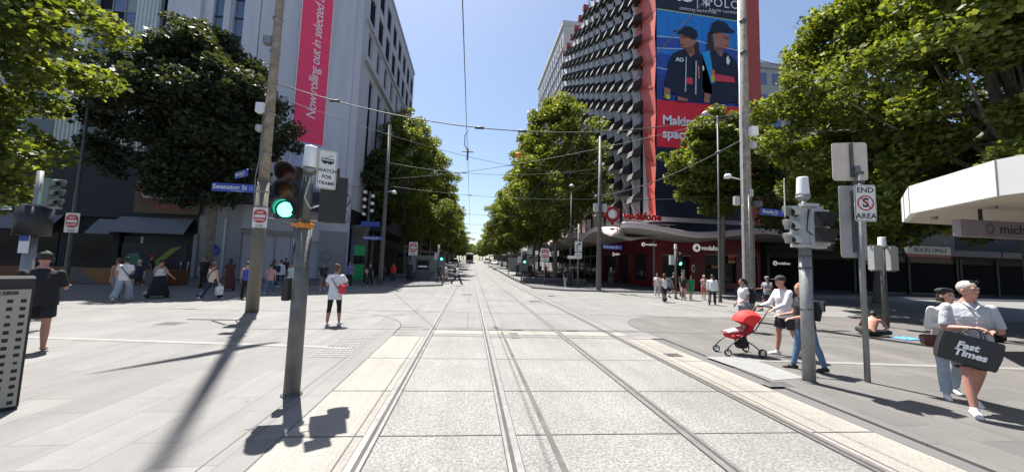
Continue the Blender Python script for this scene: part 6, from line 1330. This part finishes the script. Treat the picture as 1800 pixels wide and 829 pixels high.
# 4 woman photographing in mid left
t, I = person("woman in white tee and black leggings seen from behind with a red sling bag", (-3.63, 10.25, .01), -4, 1.68, "stand", ("cl_white", "long"), ("cl_black", "capri"), "shoe_white", ("hair_brown", "bun"), "skin_b", 1.06, True, legs=((9, 2), (-8, 4)),
    arms=(((.4, .3, -.85), (-.55, .45, .75)), ((-.42, .3, -.85), (.55, .45, .8))), vox=V1)
t.children and [bpy.data.objects.remove(c) for c in list(t.children) if c.name.startswith("top")]
b = MB(); T, k, A = I["T"], I["k"], I["A"]; cone_ring(b, [(T((0, -.01, -.19)), .175, .145), (T((0, 0, -.05)), .185, .15), (T((0, 0, .16)), .165, .135), (T((0, 0, .32)), .18, .14), (T((0, 0, .42)), .17, .115), (T((0, 0, .47)), .12, .08), (T((0, 0, .50)), .07, .07)], 18)
for (sh, el, wr, u, f) in A: ball(b, sh, .072, 10); cone_ring(b, [(sh-u*.01, .07, .07), (sh+u*.17, .075, .075)], 12)
solid(b, "top", "cl_white", t, .011, 1); strap(t, I, "cl_maroon", .011, 1)
sling("red sling bag at the right hip of the woman in black leggings", t, (.22, -.12, .98), (.17, .09, .24), C("bag_red", (.62, .02, .05), .4).name, -30)
# 5 person in black at the left edge
t, I = person("person in black tee, shorts and cap at the left edge beside the cabinet", (-7.6, 7.3, .01), 35, 1.76, "stand", ("cl_black", "shirt"), ("cl_black", "shorts"), None, ("hair_dark", "short"), "skin_red", 1.25, hat=("cl_black", "cap"), vox=V2*.8, arms=(((.2, .2, -.95), (-.1, .95, .1)), ((-.2, .1, -.95), (.1, .9, .1))), headtilt=14)
b = MB(); hc = I["hc"]
for s in (-1, 1): ball(b, hc+Vector((.09*s, -.0, .0)), (.025, .04, .045), 10)
b.tube([hc+Vector((-.1, 0, 0)), hc+Vector((-.08, 0, .11)), hc+Vector((0, 0, .155)), hc+Vector((.08, 0, .11)), hc+Vector((.1, 0, 0))], .012, 6); b.build("headphones", "black_plastic", t)
# 6 sitting shirtless man
def sitting(label, loc, face, skin, bot, hair, lean=38, vox=.016, top=None):
    t = thing("person", label, "person", loc, face); b = MB(); pel = Vector((0, 0, .13)); lz = Matrix.Rotation(R(-lean), 3, 'X'); T = lambda v: pel+lz@Vector(v)
    cone_ring(b, [(T((0, 0, -.05)), .16, .12), (T((0, 0, .1)), .15, .11), (T((0, 0, .32)), .17, .115), (T((0, 0, .43)), .19, .09), (T((0, 0, .49)), .10, .06)], 16); hc = T((0, .07, .64)); limb(b, T((0, 0, .46)), hc, .055, .05); ball(b, hc, (.078, .095, .11), 12, Matrix.Rotation(R(-lean-15), 3, 'X'))
    for s in (-1, 1):
        sh = T((.19*s, 0, .43)); el = sh+Vector((.12*s, .14, -.22)); wr = el+Vector((-.12*s, .2, -.06)); limb(b, sh, el, .045, .036); limb(b, el, wr, .036, .025); ball(b, wr+Vector((-.02*s, .05, -.02)), (.03, .05, .02), 8)
        hip = pel+Vector((.09*s, .02, -.02)); kn = hip+Vector((.26*s, .34, .02)); an = kn+Vector((-.34*s, .02, -.07)); limb(b, hip, kn, .085, .06); limb(b, kn, an, .058, .035); limb(b, an, an+Vector((-.12*s, .03, -.01)), .035, .025)
        c_ = MB(); limb(c_, hip, kn, .10, .075); limb(c_, kn, an, .07, .052); limb(c_, pel+Vector((0, -.02, -.02)), hip, .13, .10); c_.v = [(v[0], v[1], max(v[2], .012)) for v in c_.v]; solid(c_, "trouser_leg", bot, t, .018, 1)
    b.v = [(v[0], v[1], max(v[2], .012)) for v in b.v]; solid(b, "body", skin, t, vox, 1); h = MB(); ball(h, hc+Vector((0, -.02, .035)), (.088, .105, .10), 12); solid(h, "hair", hair, t, .016, 1)
    return t
sitting("shirtless man sitting cross legged on the paving bending over", (12.05, 9.5, .015), -65, "skin_b", "cl_black", "hair_dark")
q = thing("cloth", "crumpled blue cloth on the paving beside the sitting shirtless man", "cloth", (12.75, 9.1, .012), 10); b = MB(); n = 9; vs = [(-.3+.6*i/n, -.2+.4*j/n, .015+.035*random.random()*(1 if 0 < i < n and 0 < j < n else 0)) for i in range(n+1) for j in range(n+1)]; b.add(vs, [(i*(n+1)+j, (i+1)*(n+1)+j, (i+1)*(n+1)+j+1, i*(n+1)+j+1) for i in range(n) for j in range(n)], 0, True); b.build("sheet", C("cloth_blue", (.08, .28, .72)), q); b = MB(); b.tube([(-.25, -.15, .03), (0, .0, .06), (.22, .12, .03)], .014, 6); b.build("fold", "cloth_blue", q)
sitting("person in dark clothes crouching low at the right edge in the shade", (15.5, 8.8, .015), 40, "skin_c", "cl_black", "hair_grey", 25, .02)
# 7 walkers; (label, x, y, face, h, pose, top, bottom, shoes, hair, skin, build, female, extra)
W = [
 ("woman in pink top and grey shorts walking left beside the one in light jeans", -13.55, 15.45, 70, 1.62, "walk", ("cl_pink", "tank"), ("cl_grey", "shorts"), "shoe_black", ("hair_brown", "bun"), "skin_b", 1.0, True, {}),
 ("woman in white tee and light jeans with black shoulder bag and dark bun", -12.6, 14.65, 20, 1.68, "walk", ("cl_white", "tee"), ("cl_ldenim", "wide"), "shoe_white", ("hair_dark", "bun"), "skin_a", 1.02, True, dict(bag=1)),
 ("broad woman in white tank top and long black skirt seen from behind", -12.5, 16.0, -10, 1.60, "walk", ("cl_white", "tank"), ("cl_black", "longskirt"), "shoe_black", ("hair_dark", "short"), "skin_a", 1.42, True, dict(strap=1, arms=(((.5, .1, -.8), (.4, .4, -.6)), ((-.35, 0, -.9), (-.1, .2, -.9))))),
 ("person in dark clothes in the shade between the two women in white", -14.1, 17.0, 180, 1.55, "walk", ("cl_navy", "tee"), ("cl_dark", "shorts"), "shoe_white", ("hair_grey", "short"), "skin_a", .95, False, {}),
 ("woman in cream top and flared navy trousers carrying a white paper bag", -10.36, 15.75, -8, 1.60, "stride", ("cl_cream", "tank"), ("cl_navy", "wide"), "shoe_white", ("hair_brown", "bun"), "skin_a", 1.0, True, dict(strap=1, paper=1)),
 ("person in long dark maroon dress in the shade before the store", -12.3, 19.9, 15, 1.70, "walk", ("cl_maroon", "dress"), ("cl_maroon", "longskirt"), "shoe_black", ("hair_dark", "long"), "skin_c", 1.1, True, {}),
 ("man in blue vest and black trousers standing at the shadow edge", -9.4, 16.3, 0, 1.58, "stand", ("cl_blue", "tank"), ("cl_black", "pants"), "shoe_black", ("hair_dark", "short"), "skin_a", 1.0, False, {}),
 ("man in black tee standing by the shaded tree trunk", -14.2, 20.9, 180, 1.72, "stand", ("cl_black", "tee"), ("cl_black", "pants"), "shoe_black", ("hair_dark", "short"), "skin_b", 1.0, False, {}),
 ("person in pink tee and jeans just right of the tall pole foot", -9.45, 18.2, 10, 1.5, "walk", ("cl_pink", "tee"), ("cl_denim", "pants"), "shoe_white", ("hair_dark", "short"), "skin_a", .95, False, {}),
 ("man in white shirt with a navy backpack walking into the shade", -10.9, 22.0, -15, 1.70, "walk", ("cl_white", "jumper"), ("cl_dark", "pants"), "shoe_black", ("hair_dark", "short"), "skin_a", 1.05, False, dict(pack="cl_navy")),
 ("woman in white top and black trousers walking toward the camera by the entrance", -9.45, 20.2, 175, 1.55, "walk", ("cl_white", "tee"), ("cl_black", "wide"), "shoe_white", ("hair_dark", "long"), "skin_a", .95, True, {}),
 ("person in white tee and bright green trousers beside the traffic light pole", -8.5, 19.1, 170, 1.56, "walk", ("cl_white", "tee"), ("cl_green", "pants"), "shoe_white", ("hair_brown", "short"), "skin_a", .95, False, {}),
 ("man in dark tee and grey shorts behind the woman photographing", -8.3, 21.4, 200, 1.62, "walk", ("cl_dark", "tee"), ("cl_grey", "shorts"), "shoe_white", ("hair_dark", "short"), "skin_b", 1.05, False, {}),
 ("man in violet tee near the corner panels of the store", -7.9, 24.6, 180, 1.66, "stand", (C("cl_violet", (.18, .14, .4)).name, "tee"), ("cl_dark", "pants"), "shoe_black", ("hair_dark", "short"), "skin_b", 1.0, False, {}),
 ("woman in black with a pink bag beside the far left tram pole", -6.75, 25.2, 190, 1.62, "walk", ("cl_black", "tee"), ("cl_black", "pants"), "shoe_white", ("hair_dark", "short"), "skin_a", 1.0, True, dict(pinkbag=1)),
 ("person in a red shirt at the left platform end", -6.05, 29.2, 190, 1.5, "stand", ("cl_red", "tee"), ("cl_dark", "pants"), "shoe_black", ("hair_dark", "short"), "skin_b", 1.0, False, {}),
 ("person in navy beside the red shirted one on the left platform", -6.9, 29.4, 175, 1.5, "stand", ("cl_navy", "tee"), ("cl_dark", "pants"), "shoe_black", ("hair_dark", "short"), "skin_b", 1.0, False, {}),
 ("person in a long black coat standing beyond the left platform kerb", -5.1, 31.0, 180, 1.78, "stand", ("cl_black", "jumper"), ("cl_black", "longskirt"), "shoe_black", ("hair_dark", "long"), "skin_b", 1.05, True, {}),
 ("man in black walking beside the one in pale tee across the hill street", -2.55, 30.8, -90, 1.62, "walk", ("cl_black", "tee"), ("cl_dark", "pants"), "shoe_black", ("hair_dark", "short"), "skin_b", 1.0, False, {}),
 ("man in pale blue tee walking across the hill street", -2.0, 30.6, -90, 1.62, "walk", ("cl_white", "tee"), ("cl_tan", "shorts"), "shoe_white", ("hair_dark", "short"), "skin_b", 1.0, False, {}),
 ("man in white tee and black trousers striding right across the tracks", -.97, 28.3, -85, 1.66, "stride", ("cl_white", "tee"), ("cl_black", "pants"), "shoe_black", ("hair_dark", "short"), "skin_c", 1.0, False, dict(pack="cl_black", arms=(((.1, .5, -.8), (0, .9, .3)), ((-.1, .4, -.8), (0, 1, .1))))),
 ("woman in white top and long black trousers walking away at the right", 10.8, 18.7, -5, 1.62, "walk", ("cl_white", "tank"), ("cl_black", "wide"), "shoe_black", ("hair_brown", "long"), "skin_a", 1.0, True, {}),
 ("man in black vest over white sleeves walking left of the far signal", 12.75, 21.0, -150, 1.68, "walk", ("cl_black", "tee"), ("cl_dark", "shorts"), "shoe_black", ("hair_dark", "short"), "skin_a", 1.0, False, {}),
 ("small person in pale clothes behind the woman in long black trousers", 12.15, 21.9, 150, 1.58, "walk", ("cl_offwhite", "tee"), ("cl_lgrey", "pants"), "shoe_white", ("hair_dark", "bob"), "skin_a", .95, True, {}),
 ("woman in black top and pink shorts right of the far signal", 12.9, 20.2, 150, 1.56, "walk", ("cl_black", "tee"), ("cl_pink", "shorts"), "shoe_black", ("hair_dark", "short"), "skin_b", 1.0, True, {}),
 ("woman in a green dress beside the one in pink shorts", 13.45, 20.3, 160, 1.52, "walk", ("cl_green", "dress"), ("cl_green", "skirt"), "shoe_black", ("hair_brown", "long"), "skin_b", 1.0, True, {}),
 ("person in dark tee behind the woman in the green dress", 13.9, 21.9, 180, 1.66, "walk", ("cl_dark", "tee"), ("cl_dark", "pants"), "shoe_black", ("hair_brown", "short"), "skin_a", 1.0, False, {}),
 ("blonde woman in pale pink top and orange shorts facing the camera", 14.45, 20.5, 180, 1.55, "stand", ("cl_pink", "tee"), ("cl_coral", "shorts"), "shoe_tan", ("hair_blond", "long"), "skin_a", 1.0, True, dict(arms=(((.2, .2, -.95), (-.5, .8, .2)), ((-.2, .2, -.95), (.5, .8, .2))))),
 ("man in white shirt and black trousers stepping away at the right", 12.95, 17.7, -40, 1.72, "stride", ("cl_white", "jumper"), ("cl_black", "pants"), "shoe_black", ("hair_dark", "short"), "skin_b", 1.05, False, {}),
 ("man in white shirt and white cap just right of the timber pole", 13.4, 15.7, 150, 1.74, "walk", ("cl_white", "jumper"), ("cl_black", "pants"), "shoe_black", ("hair_dark", "short"), "skin_a", 1.0, False, dict(hat=("cl_white", "cap"))),
 ("man in grey tee, cap and black backpack reading a paper in the shade edge", 14.2, 15.5, 100, 1.68, "walk", ("cl_grey", "tee"), ("cl_dark", "shorts"), "shoe_black", ("hair_dark", "short"), "skin_b", 1.05, False, dict(hat=("cl_grey", "cap"), pack="cl_black", arms=(((.15, .3, -.9), (-.1, .95, 0)), ((-.15, .3, -.9), (.2, .9, 0))))),
 ("person in a black robe walking before the red shop corner", 11.9, 28.9, 170, 1.76, "walk", ("cl_black", "jumper"), ("cl_black", "longskirt"), "shoe_black", ("hair_dark", "long"), "skin_a", 1.1, True, {}),
 ("man in black with a backpack near the turn arrow sign post", 8.35, 29.0, 160, 1.76, "walk", ("cl_dark", "tee"), ("cl_dark", "pants"), "shoe_black", ("hair_dark", "short"), "skin_b", 1.0, False, dict(pack="cl_black")),
 ("woman in grey trousers left of the turn arrow sign post", 7.85, 28.6, 190, 1.66, "walk", ("cl_black", "tee"), ("cl_lgrey", "pants"), "shoe_white", ("hair_dark", "long"), "skin_a", 1.0, True, {}),
 ("person in black at the right platform front", 5.9, 34.6, 180, 1.65, "stand", ("cl_black", "jumper"), ("cl_black", "pants"), "shoe_black", ("hair_dark", "short"), "skin_b", 1.0, False, {}),
 ("person in black top and pink shorts on the right platform", 7.2, 36.2, 180, 1.6, "stand", ("cl_black", "tee"), ("cl_pink", "shorts"), "shoe_black", ("hair_dark", "short"), "skin_a", 1.0, True, {}),
 ("person in red on the right platform beside the pink shorts", 7.95, 36.8, 200, 1.55, "stand", ("cl_red", "tee"), ("cl_maroon", "pants"), "shoe_black", ("hair_dark", "short"), "skin_b", 1.0, False, {}),
 ("person in white top at the back of the right platform", 6.7, 38.5, 170, 1.65, "stand", ("cl_white", "tee"), ("cl_dark", "pants"), "shoe_black", ("hair_brown", "short"), "skin_a", 1.0, False, {}),
 ("person in dark clothes deep on the right platform", 5.3, 39.5, 180, 1.7, "stand", ("cl_dark", "tee"), ("cl_dark", "pants"), "shoe_black", ("hair_dark", "short"), "skin_b", 1.0, False, {}),
 ("shopper in dark tee inside the store entrance shade", -12.9, 26.6, 10, 1.68, "stand", ("cl_dark", "tee"), ("cl_dark", "pants"), "shoe_black", ("hair_dark", "short"), "skin_b", 1.0, False, {}),
 ("shopper in light top near the chemist awning", -18.6, 25.6, 60, 1.64, "walk", ("cl_lgrey", "tee"), ("cl_dark", "pants"), "shoe_black", ("hair_dark", "short"), "skin_b", 1.0, False, {}),
 ("shopper with a red cap near the chemist awning", -19.8, 24.6, -60, 1.7, "walk", ("cl_dark", "tee"), ("cl_dark", "pants"), "shoe_black", ("hair_dark", "short"), "skin_b", 1.0, False, dict(hat=("cl_red", "cap"))),
 ("woman in dark top walking behind the maroon dress by the store wall", -11.6, 22.6, -70, 1.66, "walk", ("cl_dark", "tee"), ("cl_dark", "leggings"), "shoe_white", ("hair_dark", "long"), "skin_b", 1.0, True, {}),
 ("man in grey tee before the store entrance", -11.0, 24.5, 160, 1.7, "walk", ("cl_grey", "tee"), ("cl_dark", "pants"), "shoe_white", ("hair_dark", "short"), "skin_b", 1.0, False, {}),
]
for (lb, x, y, fc, h, ps, tp, bt_, sh_, hr, sk, bd, fem, ex) in W:
    kw = {k_: ex[k_] for k_ in ("arms", "hat") if k_ in ex}; far = y > 23
    t, I = person(lb, (x, y, .105 if y > 25.8 else .012), fc, h, ps, tp, bt_, sh_, hr, sk, bd, fem, vox=V3 if far else .0215, **kw)
    if y > 34: t.location.z = .42
    if ex.get("strap"): strap(t, I, "cl_black", .014, -1)
    if ex.get("bag"): strap(t, I, "cl_black", .014, 1); sling("black shoulder bag at the hip of the woman in light jeans", t, (.24, -.04, .90), (.26, .1, .18), "cl_black", 80)
    if ex.get("paper"): A_ = I["A"][0]; w_ = A_[2]+A_[4]*.1; tote("white paper bag carried by the woman in flared navy trousers", t, (w_.x+.03, w_.y, w_.z-.08), (.26, .12, .34), "cl_white", 70)
    if ex.get("pinkbag"): sling("pink shoulder bag of the woman in black beside the far left pole", t, (.22, .04, 1.02), (.2, .1, .26), "cl_pink")
    if ex.get("pack"):
        q = carried("backpack", ex["pack"].replace("cl_", "")+" backpack on the back of the "+" ".join(lb.split()[:6]), "bag", t, (0, 0, 0)); b = MB(); zc = I["pel"].z; cone_ring(b, [((0, -.19, zc+.08), .13, .09), ((0, -.22, zc+.25), .145, .11), ((0, -.17, zc+.44), .11, .07)], 12); solid(b, "bag_body", ex["pack"], q, .02, 1); b = MB(); b.rbox((0, -.325, zc+.2), (.17, .03, .16), .03); b.build("pocket", "cl_dark", q)
